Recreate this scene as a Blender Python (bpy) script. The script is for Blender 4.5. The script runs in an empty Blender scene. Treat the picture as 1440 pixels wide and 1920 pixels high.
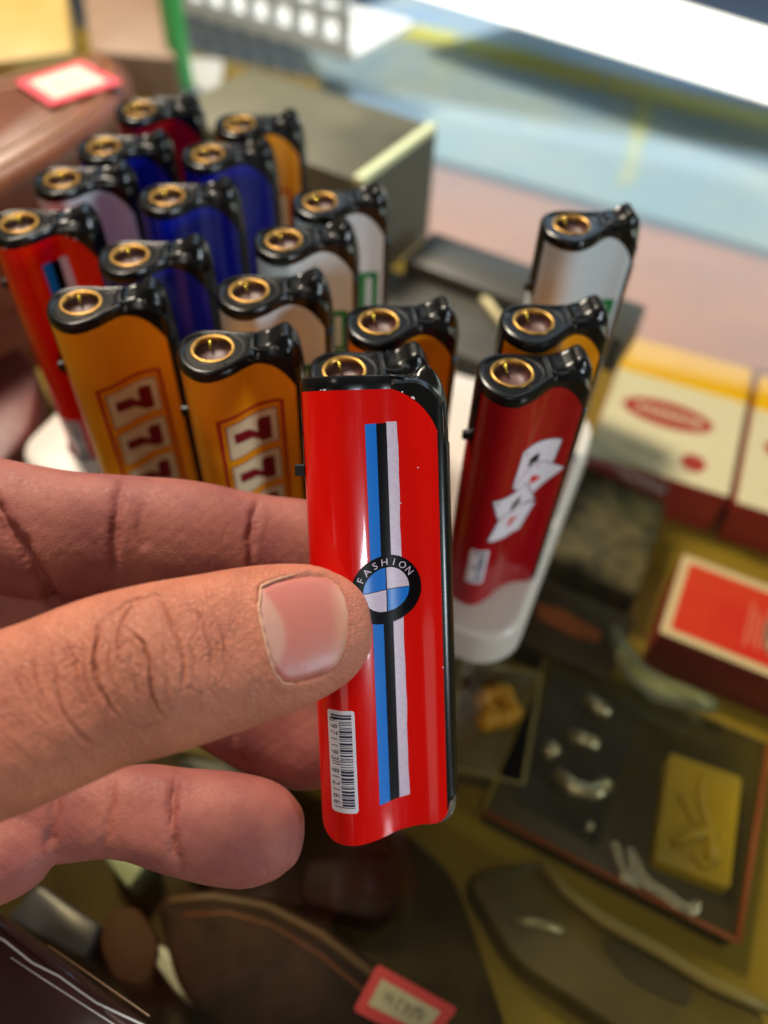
import bpy, bmesh, math, random
import numpy as np
from mathutils import Vector, Matrix
from mathutils.bvhtree import BVHTree
random.seed(4)
MM = 0.001
sc = bpy.context.scene
COL = sc.collection

# ------------------------------------------------------------------ camera
F_PX, PITCH, ROLL = 1480.0, math.radians(50), math.radians(3)
CAM = np.array([0, 0, 185.5])                       # mm above the glass counter top
_r0 = np.array([1, 0, 0.]); _u0 = np.array([0, math.sin(PITCH), math.cos(PITCH)])
FWD = np.array([0, math.cos(PITCH), -math.sin(PITCH)])
CX = math.cos(ROLL) * _r0 + math.sin(ROLL) * _u0
CY = -math.sin(ROLL) * _r0 + math.cos(ROLL) * _u0
cd = bpy.data.cameras.new('camera'); cam = bpy.data.objects.new('camera', cd); COL.objects.link(cam)
cd.sensor_fit = 'VERTICAL'; cd.sensor_height = 24; cd.lens = F_PX / 1920 * 24
cd.clip_start = 0.005; cd.clip_end = 20
cam.matrix_world = Matrix(((CX[0], CY[0], -FWD[0], CAM[0] * MM), (CX[1], CY[1], -FWD[1], CAM[1] * MM),
                           (CX[2], CY[2], -FWD[2], CAM[2] * MM), (0, 0, 0, 1)))
cd.dof.use_dof = True; cd.dof.focus_distance = 0.134; cd.dof.aperture_fstop = cd.lens / 3.7
sc.camera = cam

def cp(px, py, Z):                                   # photo point at distance Z (mm) -> world mm
    return CAM + FWD * Z + CX * ((px - 720) / F_PX * Z) + CY * (-(py - 960) / F_PX * Z)
def at(px, py, z):                                   # photo point on the level z (mm)
    d = FWD + CX * ((px - 720) / F_PX) + CY * (-(py - 960) / F_PX)
    return CAM + d * ((z - CAM[2]) / d[2])

# ------------------------------------------------------------------ world and lamps
w = bpy.data.worlds.new('World'); sc.world = w; w.use_nodes = True
w.node_tree.nodes['Background'].inputs[0].default_value = (1.0, 0.92, 0.80, 1)
w.node_tree.nodes['Background'].inputs[1].default_value = 0.055
def area(name, loc, target, sx, sy, power, col):
    l = bpy.data.lights.new(name, 'AREA'); l.shape = 'RECTANGLE'; l.size = sx; l.size_y = sy
    l.energy = power; l.color = col
    o = bpy.data.objects.new(name, l); COL.objects.link(o)
    o.location = loc
    o.rotation_euler = (Vector(target) - Vector(loc)).to_track_quat('-Z', 'Y').to_euler()
    return o
area('ceiling_lamp', (-0.38, 0.71, 1.0), (0, 0.1, 0.05), 0.24, 0.24, 26.0, (1.0, 0.87, 0.70))
area('overhead_fill', (-0.08, -0.36, 1.4), (0, 0.05, 0), 0.42, 0.42, 4.4, (1.0, 0.93, 0.84))  # added unseen fill from overhead, brightens thumb and tray tops
area('low_front_fill', (-0.40, -1.15, 0.50), (0, 0.1, 0.06), 0.9, 0.36, 1.6, (1.0, 0.93, 0.84))  # added unseen low fill behind the camera, brightens the lighters' upright fronts
area('street_daylight', (0.62, 2.1, 1.06), (0.15, 0.3, 0), 1.7, 0.6, 9.5, (0.52, 0.76, 1.0))
area('street_daylight_side', (1.7, 1.15, 0.36), (0, 0.15, 0.06), 0.9, 0.5, 9, (0.86, 1.0, 0.84))
area('doorway_daylight', (0.955, -0.425, 0.28), (0, 0.08, 0.07), 0.16, 0.16, 6.0, (0.80, 0.92, 1.0))
sc.view_settings.view_transform = 'Standard'; sc.view_settings.look = 'None'
sc.view_settings.exposure = 0.0; sc.view_settings.gamma = 1.0

# ------------------------------------------------------------------ materials
def mat(name, col, rough=0.5, metal=0.0, coat=0.0, spec=0.5, bump=None, mott=None, sss=None, trans=0.0, ior=1.45, emit=None):
    """bump=(scale 1/m, strength, detail) ; mott=(scale, amount, second colour)"""
    m = bpy.data.materials.new(name); m.use_nodes = True
    nt = m.node_tree; b = nt.nodes['Principled BSDF']
    b.inputs['Base Color'].default_value = (*col, 1); b.inputs['Roughness'].default_value = rough
    b.inputs['Metallic'].default_value = metal; b.inputs['Coat Weight'].default_value = coat
    b.inputs['Coat Roughness'].default_value = 0.05
    b.inputs['Specular IOR Level'].default_value = spec; b.inputs['IOR'].default_value = ior
    b.inputs['Transmission Weight'].default_value = trans
    tc = nt.nodes.new('ShaderNodeTexCoord')
    if mott:
        n = nt.nodes.new('ShaderNodeTexNoise'); n.inputs['Scale'].default_value = mott[0]; n.inputs['Detail'].default_value = 5
        nt.links.new(tc.outputs['Object'], n.inputs['Vector'])
        r = nt.nodes.new('ShaderNodeMapRange'); r.inputs['From Min'].default_value = .35; r.inputs['From Max'].default_value = .68
        r.inputs['To Max'].default_value = mott[1]
        nt.links.new(n.outputs['Fac'], r.inputs['Value'])
        mx = nt.nodes.new('ShaderNodeMix'); mx.data_type = 'RGBA'
        mx.inputs['A'].default_value = (*col, 1); mx.inputs['B'].default_value = (*mott[2], 1)
        nt.links.new(r.outputs['Result'], mx.inputs['Factor']); nt.links.new(mx.outputs['Result'], b.inputs['Base Color'])
    if bump:
        n = nt.nodes.new('ShaderNodeTexNoise'); n.inputs['Scale'].default_value = bump[0]
        n.inputs['Detail'].default_value = bump[2] if len(bump) > 2 else 3
        nt.links.new(tc.outputs['Object'], n.inputs['Vector'])
        bp = nt.nodes.new('ShaderNodeBump'); bp.inputs['Strength'].default_value = bump[1]; bp.inputs['Distance'].default_value = 0.0004
        nt.links.new(n.outputs['Fac'], bp.inputs['Height']); nt.links.new(bp.outputs['Normal'], b.inputs['Normal'])
    if emit:
        b.inputs['Emission Color'].default_value = (*emit[0], 1); b.inputs['Emission Strength'].default_value = emit[1]
    return m
def clear_mat(name, tint, rough=0.03, ior=1.5, boost=1.0):
    """thin clear sheet: light passes straight through, the surface reflects by Fresnel"""
    m = bpy.data.materials.new(name); m.use_nodes = True; nt = m.node_tree; nt.nodes.clear()
    o = nt.nodes.new('ShaderNodeOutputMaterial'); mx = nt.nodes.new('ShaderNodeMixShader')
    t = nt.nodes.new('ShaderNodeBsdfTransparent'); t.inputs[0].default_value = (*tint, 1)
    g = nt.nodes.new('ShaderNodeBsdfGlossy'); g.inputs['Roughness'].default_value = rough
    lw = nt.nodes.new('ShaderNodeLayerWeight'); lw.inputs['Blend'].default_value = .5      # facing: 0 head-on, 1 grazing
    pw = nt.nodes.new('ShaderNodeMath'); pw.operation = 'POWER'; pw.inputs[1].default_value = 5.0; nt.links.new(lw.outputs['Facing'], pw.inputs[0])
    fr = nt.nodes.new('ShaderNodeMath'); fr.operation = 'MULTIPLY_ADD'; fr.inputs[1].default_value = .96; fr.inputs[2].default_value = ((ior - 1) / (ior + 1)) ** 2; nt.links.new(pw.outputs[0], fr.inputs[0])
    nt.links.new(fr.outputs[0], mx.inputs[0]); nt.links.new(t.outputs[0], mx.inputs[1]); nt.links.new(g.outputs[0], mx.inputs[2])
    nt.links.new(mx.outputs[0], o.inputs[0])
    return m
def paint_mat(name, col, ramp=None):
    """glossy lighter paint: clear lacquer, faint waviness, scuffs; ramp=(z0,z1,colour) printed fade"""
    m = mat(name, col, rough=0.35, coat=0.35, spec=0.15, bump=(90, 0.05, 2))
    nt = m.node_tree; b = nt.nodes['Principled BSDF']; tc = nt.nodes.new('ShaderNodeTexCoord')
    mp = nt.nodes.new('ShaderNodeMapping'); mp.inputs['Scale'].default_value = (900, 900, 60)
    n = nt.nodes.new('ShaderNodeTexNoise'); n.inputs['Scale'].default_value = 1.0; n.inputs['Detail'].default_value = 6
    nt.links.new(tc.outputs['Object'], mp.inputs[0]); nt.links.new(mp.outputs[0], n.inputs['Vector'])
    r = nt.nodes.new('ShaderNodeMapRange'); r.inputs['From Min'].default_value = .55; r.inputs['From Max'].default_value = .8
    r.inputs['To Min'].default_value = .2; r.inputs['To Max'].default_value = .42
    nt.links.new(n.outputs['Fac'], r.inputs['Value']); nt.links.new(r.outputs['Result'], b.inputs['Roughness'])
    if ramp:
        sp = nt.nodes.new('ShaderNodeSeparateXYZ'); nt.links.new(tc.outputs['Object'], sp.inputs[0])
        r2 = nt.nodes.new('ShaderNodeMapRange'); r2.inputs['From Min'].default_value = ramp[0] * MM; r2.inputs['From Max'].default_value = ramp[1] * MM
        nt.links.new(sp.outputs['Z'], r2.inputs['Value'])
        mx = nt.nodes.new('ShaderNodeMix'); mx.data_type = 'RGBA'; mx.inputs['A'].default_value = (*ramp[2], 1); mx.inputs['B'].default_value = (*col, 1)
        nt.links.new(r2.outputs['Result'], mx.inputs['Factor']); nt.links.new(mx.outputs['Result'], b.inputs['Base Color'])
    return m

BLACK = mat('black_plastic', (0.006, 0.006, 0.006), rough=0.22, spec=.3, bump=(900, 0.008))
BLACK_SATIN = mat('black_satin_plastic', (0.009, 0.009, 0.009), rough=0.42, spec=.35, bump=(1500, 0.015))
BRASS = mat('brass', (0.42, 0.235, 0.06), rough=0.36, metal=1.0, bump=(1200, 0.015))
BORE = mat('chimney_bore', (0.075, 0.027, 0.024), rough=0.5, bump=(900, 0.02))
GOLDPIN = mat('electrode_metal', (0.85, 0.66, 0.10), rough=0.2, metal=1.0)
SMOKE = mat('smoky_plastic', (0.10, 0.085, 0.075), rough=0.15, coat=0.3)
RED = paint_mat('red_paint', (0.66, 0.004, 0.002))
ORANGE = paint_mat('orange_paint', (0.74, 0.26, 0.006))
BLUE = paint_mat('blue_paint', (0.005, 0.010, 0.27))
WHITE = paint_mat('white_paint', (0.47, 0.54, 0.58), ramp=(20, 46, (0.75, 0.35, 0.04))); WHITE.node_tree.nodes['Principled BSDF'].inputs['Coat Weight'].default_value = .08
DKRED = paint_mat('dark_red_paint', (0.30, 0.003, 0.008))
INK = lambda n, c, r=0.3: mat('ink_' + n, c, rough=r, spec=.2)
I_BLUE = INK('blue', (0.006, 0.16, 0.60)); I_BLACK = mat('ink_black', (0.004, 0.003, 0.004), rough=.35, spec=.06); I_PINK = mat('ink_pale', (0.62, 0.50, 0.60), rough=0.4, mott=(1400, .6, (0.50, 0.36, 0.50)))
I_WHITE = INK('white', (0.70, 0.66, 0.72)); I_CREAM = INK('cream', (0.62, 0.50, 0.32)); I_MAROON = INK('maroon', (0.16, 0.006, 0.012))
I_GREY = INK('grey', (0.13, 0.07, 0.10)); I_FRAME = INK('frame', (0.36, 0.02, 0.012)); I_GREEN = INK('green', (0.005, 0.16, 0.045)); I_RED = INK('red', (0.6, 0.02, 0.02)); I_DIGIT = INK('digit', (0.02, 0.02, 0.05))

# ------------------------------------------------------------------ mesh helpers (all in mm)
def obj(name, verts, faces, m, parent=None, smooth=False, auto=None):
    me = bpy.data.meshes.new(name)
    me.from_pydata([tuple(float(c) * MM for c in v) for v in verts], [], [tuple(int(i) for i in f) for f in faces])
    me.update()
    bm = bmesh.new(); bm.from_mesh(me); bmesh.ops.recalc_face_normals(bm, faces=bm.faces)
    for f in bm.faces: f.smooth = smooth
    if auto is not None:
        for e in bm.edges:
            if len(e.link_faces) == 2 and e.calc_face_angle(0) > auto: e.smooth = False
        for f in bm.faces: f.smooth = True
    bm.to_mesh(me); bm.free()
    if m: me.materials.append(m)
    o = bpy.data.objects.new(name, me); COL.objects.link(o)
    if parent: o.parent = parent
    return o
def tag(o, label, cat, group=None, kind=None):
    o['label'] = label; o['category'] = cat
    if group: o['group'] = group
    if kind: o['kind'] = kind
    return o
def empty(name, loc, rz=0.0):
    o = bpy.data.objects.new(name, None); COL.objects.link(o); o.empty_display_size = 0.01
    o.location = [c * MM for c in loc]; o.rotation_euler = (0, 0, rz); return o
class MB:
    def __init__(s): s.v = []; s.f = []
    def add(s, v, f):
        k = len(s.v); s.v += [tuple(p) for p in v]; s.f += [tuple(i + k for i in q) for q in f]; return s
    def box(s, x0, x1, y0, y1, z0, z1):
        v = [(x, y, z) for z in (z0, z1) for y in (y0, y1) for x in (x0, x1)]
        return s.add(v, [(0, 2, 3, 1), (4, 5, 7, 6), (0, 1, 5, 4), (2, 6, 7, 3), (0, 4, 6, 2), (1, 3, 7, 5)])
    def prism(s, pts, z0, z1, bev=0.0):
        n = len(pts); P = [np.array(p[:2], float) for p in pts]
        if bev > 0:
            c = sum(P) / n
            I = inset(P, bev)
            rings = [[(*p, z0) for p in P], [(*p, z1 - bev) for p in P], [(*(p * .65 + q * .35), z1 - bev * .35) for p, q in zip(P, I)], [(*q, z1) for q in I]]
        else: rings = [[(*p, z0) for p in P], [(*p, z1) for p in P]]
        k = len(rings); v = [q for r in rings for q in r]; f = []
        for a in range(k - 1):
            for i in range(n):
                j = (i + 1) % n; f.append((a * n + i, a * n + j, (a + 1) * n + j, (a + 1) * n + i))
        f.append(tuple(range(n))[::-1]); f.append(tuple((k - 1) * n + i for i in range(n)))
        return s.add(v, f)
    def tube(s, pts, r, n=10):
        pts = [np.array(p, float) for p in pts]; k = len(s.v); R = r if hasattr(r, '__len__') else [r] * len(pts)
        for i, p in enumerate(pts):
            t = pts[min(i + 1, len(pts) - 1)] - pts[max(i - 1, 0)]; t /= np.linalg.norm(t) + 1e-9
            a = np.cross(t, (0, 0, 1.)) if abs(t[2]) < .9 else np.cross(t, (1., 0, 0)); a /= np.linalg.norm(a); b = np.cross(t, a)
            for q in range(n):
                an = 2 * math.pi * q / n; s.v.append(tuple(p + R[i] * (a * math.cos(an) + b * math.sin(an))))
        for i in range(len(pts) - 1):
            for q in range(n):
                j = (q + 1) % n; s.f.append((k + i * n + q, k + i * n + j, k + (i + 1) * n + j, k + (i + 1) * n + q))
        s.f.append(tuple(k + q for q in range(n))[::-1]); s.f.append(tuple(k + (len(pts) - 1) * n + q for q in range(n)))
        return s
    def lathe(s, c, prof, n=40):
        k = len(s.v)
        for r, z in prof:
            for q in range(n):
                an = 2 * math.pi * q / n; s.v.append((c[0] + r * math.cos(an), c[1] + r * math.sin(an), z))
        for i in range(len(prof) - 1):
            for q in range(n):
                j = (q + 1) % n; s.f.append((k + i * n + q, k + i * n + j, k + (i + 1) * n + j, k + (i + 1) * n + q))
        return s
    def xf(s, fn): s.v = [tuple(fn(np.array(p))) for p in s.v]; return s
    def build(s, name, m, parent=None, **k): return obj(name, s.v, s.f, m, parent, **k)
def inset(P, d):
    """move each vertex of a counter-clockwise polygon inwards by d"""
    n = len(P); out = []
    for i in range(n):
        a = P[i] - P[i - 1]; b = P[(i + 1) % n] - P[i]
        t = a / (np.linalg.norm(a) + 1e-9) + b / (np.linalg.norm(b) + 1e-9); t /= np.linalg.norm(t) + 1e-9
        nrm = np.array((-t[1], t[0])); ca = a / (np.linalg.norm(a) + 1e-9)
        k = max(.5, abs(nrm @ np.array((-ca[1], ca[0])))); out.append(P[i] + nrm * d / k)
    return out
def rrect(x0, x1, y0, y1, r, n=5):
    out = []
    for cx, cy, a0 in ((x1 - r, y0 + r, -90), (x1 - r, y1 - r, 0), (x0 + r, y1 - r, 90), (x0 + r, y0 + r, 180)):
        for i in range(n + 1):
            a = math.radians(a0 + 90 * i / n); out.append(np.array((cx + r * math.cos(a), cy + r * math.sin(a))))
    return out
def text_mesh(body, size):
    """flat glyphs as (verts2d, faces), origin at the left of the baseline, size in mm"""
    cu = bpy.data.curves.new('t', 'FONT'); cu.body = body; cu.size = size; cu.resolution_u = 3
    o = bpy.data.objects.new('t', cu); COL.objects.link(o)
    dg = bpy.context.evaluated_depsgraph_get(); me = o.evaluated_get(dg).to_mesh()
    v = np.array([(p.co.x, p.co.y) for p in me.vertices]); f = [tuple(p.vertices) for p in me.polygons]
    bpy.data.objects.remove(o); bpy.data.curves.remove(cu)
    return v, f

# ------------------------------------------------------------------ lighter shape (local mm: x right, -y front, z up)
W2, H = 12.6, 82.0
ctrl = [(12.65, 3.0), (12.15, 0.5), (10.2, -0.9), (6, -1.0), (2, -2.6), (-2, -5.9), (-5.8, -7.7), (-9, -6.8), (-11.7, -3.7), (-12.5, 0.2),
        (-11.7, 3.9), (-9, 6.1), (-5.5, 6.5), (-1.5, 6.0), (2, 5.9), (6, 6.8), (10.0, 7.1), (12.1, 5.8)]
def catmull(P, per=8):
    out = []; n = len(P); P = [np.array(p, float) for p in P]
    for i in range(n):
        a, b, c, d = P[i - 1], P[i], P[(i + 1) % n], P[(i + 2) % n]
        for k in range(per):
            t = k / per; out.append(.5 * ((2 * b) + (c - a) * t + (2 * a - 5 * b + 4 * c - d) * t * t + (3 * b - a - 3 * c + d) * t ** 3))
    return out
OUT = catmull(ctrl, 8)[::-1]                       # counter-clockwise from above
if sum(OUT[i][0] * OUT[(i + 1) % len(OUT)][1] - OUT[(i + 1) % len(OUT)][0] * OUT[i][1] for i in range(len(OUT))) < 0: OUT = OUT[::-1]
_fx = sorted([p for p in OUT if p[1] < 1.2 and not (p[0] < -5 and p[1] > .2)], key=lambda p: p[0])
FX = np.array([p[0] for p in _fx]); FY = np.array([p[1] for p in _fx])
front = lambda x: np.interp(x, FX, FY)
_bx = sorted([p for p in OUT if p[1] > 2.5], key=lambda p: p[0])
back = lambda x: np.interp(x, [p[0] for p in _bx], [p[1] for p in _bx])
def ztop(x): return 80.0 if x < 0 else 80.0 - 12.0 * (1 - math.sqrt(max(0, 1 - (x / 11.4) ** 2)))
def zbot(x):
    r = 3.4
    if x < -12.5 + r: d = (-12.5 + r - x); return r - math.sqrt(max(0, r * r - d * d))
    if x > 11.0 - r: d = x - (11.0 - r); return r - math.sqrt(max(0, r * r - min(d, r) ** 2))
    return 0.0
def clip_x(P, xc, keep_less=True):
    out = []; n = len(P); s = 1 if keep_less else -1
    for i in range(n):
        a, b = P[i], P[(i + 1) % n]; ia = s * (a[0] - xc) <= 0; ib = s * (b[0] - xc) <= 0
        if ia: out.append(a)
        if ia != ib: t = (xc - a[0]) / (b[0] - a[0]); out.append(a + (b - a) * t)
    return out
def make_lighter_meshes():
    D = {}
    # painted body shell, open at the right edge where the black spine shows
    P = clip_x(OUT, 11.2)
    i0 = max(range(len(P)), key=lambda i: (P[i][0] - P[i - 1][0] == 0 and 0) or (np.linalg.norm(P[i] - P[i - 1]) if abs(P[i][0] - 11.2) < 1e-3 and abs(P[i - 1][0] - 11.2) < 1e-3 else -1))
    P = P[i0:] + P[:i0]; n = len(P); R = 30; v = []; f = []
    I = inset(OUT, .35)
    for p in P:
        zb, zt = zbot(p[0]), ztop(p[0])
        for k in range(R + 1): v.append((p[0], p[1], zb + (zt - zb) * k / R))
    for i in range(n - 1):
        for k in range(R): f.append((i * (R + 1) + k, (i + 1) * (R + 1) + k, (i + 1) * (R + 1) + k + 1, i * (R + 1) + k + 1))
    me = MB(); me.add(v, f); D['body'] = (me, dict(smooth=True))
    # black inner core: shows as the spine on the right edge
    core = [np.array((p[0] if p[0] < 10 else p[0] + .25, p[1])) for p in OUT]
    core = [q if q[0] > 10.8 else c for q, c in zip(core, inset(OUT, .3))]
    n = len(core); v = []; f = []
    rings = 16
    for k in range(rings + 1):
        for q in core:
            zb = zbot(q[0]) + .35 if q[0] < 11.2 else 5.0; zt = min(79.0, ztop(min(q[0], 12.3)) - (.4 if q[0] < 11 else -2.0))
            v.append((q[0], q[1], zb + (zt - zb) * k / rings))
    for k in range(rings):
        for i in range(n): j = (i + 1) % n; f.append((k * n + i, k * n + j, (k + 1) * n + j, (k + 1) * n + i))
    f.append(tuple(range(n))[::-1]); f.append(tuple(rings * n + i for i in range(n)))
    m = MB(); m.add(v, f); D['spine'] = (m, dict(auto=.6))
    # smoky base: bottom corner under the spine
    base = [np.array((p[0] + .1 if p[0] > 10 else p[0], p[1])) for p in inset(OUT, .15)]
    base = clip_x(base, 7.0, False); m = MB(); nb = len(base); v = []; f = []
    for k in range(7):
        for q in base:
            d = max(0, q[0] - 8.6); zb = .25 + 4.2 - math.sqrt(max(0, 4.2 ** 2 - min(d, 4.1) ** 2)); v.append((q[0], q[1], zb + (5.6 - zb) * k / 6))
    for k in range(6):
        for i in range(nb): j = (i + 1) % nb; f.append((k * nb + i, k * nb + j, (k + 1) * nb + j, (k + 1) * nb + i))
    f.append(tuple(range(nb))[::-1]); f.append(tuple(6 * nb + i for i in range(nb))); m.add(v, f); D['base'] = (m, dict(auto=.6))
    # cap: black moulding round the nozzle, with raised rim and a hole
    C = clip_x(OUT, 2.9); hc = np.array((-5.5, 0.4)); hr = 4.4
    lev = [(0.0, 79.6), (-.1, 80.4), (-.06, 81.1), (.2, 81.7), (.6, 81.95), (1.0, 81.98), (1.3, 81.85), (1.6, 81.55)]
    bm = bmesh.new(); rings = []
    for d, z in lev: rings.append([bm.verts.new((p[0], p[1], z)) for p in inset(C, d)])
    for a, b in zip(rings, rings[1:]):
        for i in range(len(C)): j = (i + 1) % len(C); bm.faces.new((a[i], a[j], b[j], b[i]))
    N = 40; hole = [bm.verts.new((hc[0] + hr * math.cos(2 * math.pi * i / N), hc[1] + hr * math.sin(2 * math.pi * i / N), 81.55)) for i in range(N)]
    he = [bm.edges.new((hole[i], hole[(i + 1) % N])) for i in range(N)]
    oe = [bm.edges.get((rings[-1][i], rings[-1][(i + 1) % len(C)])) for i in range(len(C))]
    bmesh.ops.triangle_fill(bm, use_beauty=True, edges=he + oe)
    low = [bm.verts.new((v_.co.x, v_.co.y, 74.0)) for v_ in hole]
    for i in range(N): j = (i + 1) % N; bm.faces.new((hole[i], hole[j], low[j], low[i]))
    bm.verts.index_update(); bm.verts.ensure_lookup_table()
    m = MB(); m.v = [tuple(q.co) for q in bm.verts]; m.f = [tuple(q.index for q in fc.verts) for fc in bm.faces]; bm.free()
    D['cap'] = (m, dict(auto=.5))
    # crescent ridge beside the nozzle and the L-shaped ridge before the button
    m = MB()
    m.tube([(hc[0] + 6.3 * math.cos(a), hc[1] + 5.2 * math.sin(a), 81.5) for a in np.linspace(-1.15, 1.25, 18)], .32, 8)
    m.tube([(2.5, 4.6, 81.75), (2.4, 2.5, 81.8), (2.4, .2, 81.8), (3.4, -.3, 81.7), (5.4, -.1, 81.65)], .28, 8)
    D['cap_ridge'] = (m, dict(smooth=True))
    m = MB(); m.lathe(hc, [(4.45, 81.2), (4.45, 81.6), (4.28, 81.85), (3.95, 81.85), (3.75, 81.6), (3.6, 80.9), (3.58, 79.0)]); D['nozzle_ring'] = (m, dict(smooth=True))
    m = MB(); m.lathe(hc, [(3.59, 81.0), (3.5, 80.4), (3.2, 79.8), (2.4, 79.4), (1.2, 79.2), (0.02, 79.15)]); D['nozzle_bore'] = (m, dict(auto=.7))
    m = MB(); m.tube([(hc[0] - .9, hc[1] + 3.4, 81.2), (hc[0] - .8, hc[1] + 2.6, 81.0), (hc[0] - .65, hc[1] + 1.9, 80.5), (hc[0] - .6, hc[1] + 1.6, 79.9)], [.34, .32, .24, .1], 8); D['electrode'] = (m, dict(smooth=True))
    # thumb button: low front tier following the rounded corner, raised hump behind
    NX, NY = 34, 18; v = []; f = []; xs = 3.05 + (12.72 - 3.05) * (1 - (1 - np.linspace(0, 1, NX)) ** 1.5)
    sm = lambda t: (lambda q: q * q * (3 - 2 * q))(min(1, max(0, t)))
    for i, x in enumerate(xs):
        xx = min(x, 12.5); y0, y1 = float(front(xx)) + .1, float(back(xx)) - .1
        if x > 11.9: k = (x - 11.9) / .82; c = (y0 + y1) / 2; y0, y1 = y0 + (c - y0) * k * .6, y1 + (c - y1) * k * .6
        zf = 71.8 + 10.2 * math.sqrt(max(0, 1 - (max(0, x - 6.4) / 6.35) ** 2))
        for j in range(NY + 1):
            t = j / NY; y = y0 + (y1 - y0) * t; e = min(t, 1 - t) * (y1 - y0)
            hump = (2.6 * max(0, min(1, (x - 5.2) / 4.0)) ** 1.5 + max(0, x - 9.2) * .2) * sm((t - .14) / .26)
            edge = .45 * (1 - sm(e / .7)) + 1.1 * (1 - sm(t * (y1 - y0) / 2.6)) + .35 * (1 - sm((x - 3.05) / .5))
            pan = .35 * sm((x - 3.5) / .25) * (1 - sm((x - 7.2) / .8)) * sm((t - .16) / .05) * sm((.95 - t) / .04)
            v.append((x, y, zf + hump - edge - pan))
    top = len(v)
    for i, x in enumerate(xs):
        for j in (0, NY): q = v[i * (NY + 1) + j]; v.append((q[0], q[1], min(q[2] - .3, 68.0)))
    for i in range(NX - 1):
        for j in range(NY): a = i * (NY + 1) + j; f.append((a, a + NY + 1, a + NY + 2, a + 1))
        f.append((i * (NY + 1), top + 2 * i, top + 2 * i + 2, (i + 1) * (NY + 1))); f.append((i * (NY + 1) + NY, (i + 1) * (NY + 1) + NY, top + 2 * i + 3, top + 2 * i + 1))
    f.append(tuple(range(NY + 1)) + (top + 1, top)); a = (NX - 1) * (NY + 1); f.append(tuple(a + j for j in range(NY + 1))[::-1] + (top + 2 * (NX - 1), top + 2 * (NX - 1) + 1))
    m = MB(); m.add(v, f); D['button'] = (m, dict(auto=.55))
    m = MB(); m.lathe((5.3, 2.8), [(1.4, 81.4), (1.3, 81.72), (1.05, 81.76), (.85, 81.6), (.6, 81.62), (.35, 81.75), (.02, 81.8)], 20); D['button_dimple'] = (m, dict(smooth=True))
    m = MB(); y = -1.0
    m.prism([(q[0], q[1]) for q in rrect(-14.1, -11.9, y - .65, y + .65, .25, 2)], 65.3, 67.3, .25); D['flame_lever'] = (m, dict(smooth=False))
    m = MB(); s = [p for p in OUT if p[0] < -10.9 and p[1] < 2.2 and p[1] > -3.0]
    vv = []; s.sort(key=lambda p: p[1]); s = s[:max(3, len(s))]
    for p in s:
        dirn = np.array((-1, -.3)); dirn = dirn / np.linalg.norm(dirn); q = p + dirn * .12
        vv += [(q[0], q[1], 64.6), (q[0], q[1], 80.2)]
    m.add(vv, [(2 * i, 2 * i + 2, 2 * i + 3, 2 * i + 1) for i in range(len(s) - 1)]); D['lever_slot'] = (m, dict(smooth=True))
    return D
PARTM = dict(body=RED, spine=BLACK, base=SMOKE, cap=BLACK, cap_ridge=BLACK_SATIN, nozzle_ring=BRASS, nozzle_bore=BORE, electrode=GOLDPIN,
             button=BLACK, button_dimple=mat('matte_black', (.006, .006, .006), rough=.6, spec=.2), flame_lever=BLACK_SATIN, lever_slot=BLACK)
MESH = {}
for nme, (mb, kw) in make_lighter_meshes().items():
    o = mb.build(nme, PARTM[nme], None, **kw); MESH[nme] = o.data; bpy.data.objects.remove(o)

# ------------------------------------------------------------------ prints laid on the front face
def wrap(pts2, off):                                    # (x, z) -> point just in front of the body
    return [(x, float(front(x)) - off, z) for x, z in pts2]
def d_rect(m, x0, x1, z0, z1, off, nx=None, wob=None):
    nx = nx or max(1, int((x1 - x0) / .5)); nz = 1 if not wob else 30; p = []
    for k in range(nz + 1):
        z = z0 + (z1 - z0) * k / nz
        for i in range(nx + 1):
            x = x0 + (x1 - x0) * i / nx
            if wob and i == nx: x += wob * (math.sin(z * .31) + .6 * math.sin(z * .83 + 1) + .35 * math.sin(z * 2.1))
            p.append((x, z))
    m.add(wrap(p, off), [(k * (nx + 1) + i, k * (nx + 1) + i + 1, (k + 1) * (nx + 1) + i + 1, (k + 1) * (nx + 1) + i) for k in range(nz) for i in range(nx)])
def d_poly(m, pts, off, step=.45):
    """any outline, sliced into thin vertical strips so that it follows the curve of the body"""
    bm = bmesh.new(); vs = [bm.verts.new((x, 0, z)) for x, z in pts]; bm.faces.new(vs)
    bmesh.ops.triangulate(bm, faces=bm.faces[:])
    x0, x1 = min(p[0] for p in pts), max(p[0] for p in pts)
    for x in np.arange(x0 + step, x1, step):
        bmesh.ops.bisect_plane(bm, geom=bm.verts[:] + bm.edges[:] + bm.faces[:], plane_co=(x, 0, 0), plane_no=(1, 0, 0))
    bm.verts.index_update(); m.add(wrap([(v.co.x, v.co.z) for v in bm.verts], off), [tuple(v.index for v in f.verts) for f in bm.faces]); bm.free()
def d_ring(m, cx, cz, r0, r1, a0, a1, off, n=48, nr=6):
    p = []; n = max(4, int(n * abs(a1 - a0) / 6.283))
    for k in range(nr + 1):
        r = r0 + (r1 - r0) * k / nr
        for i in range(n + 1): a = a0 + (a1 - a0) * i / n; p.append((cx + r * math.cos(a), cz + r * math.sin(a)))
    m.add(wrap(p, off), [(k * (n + 1) + i, k * (n + 1) + i + 1, (k + 1) * (n + 1) + i + 1, (k + 1) * (n + 1) + i) for k in range(nr) for i in range(n)])
def d_text(m, body, size, fn, off, slim=1.0):
    v, f = text_mesh(body, size); m.add(wrap([fn(x * slim, y) for x, y in v], off), f)
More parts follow.
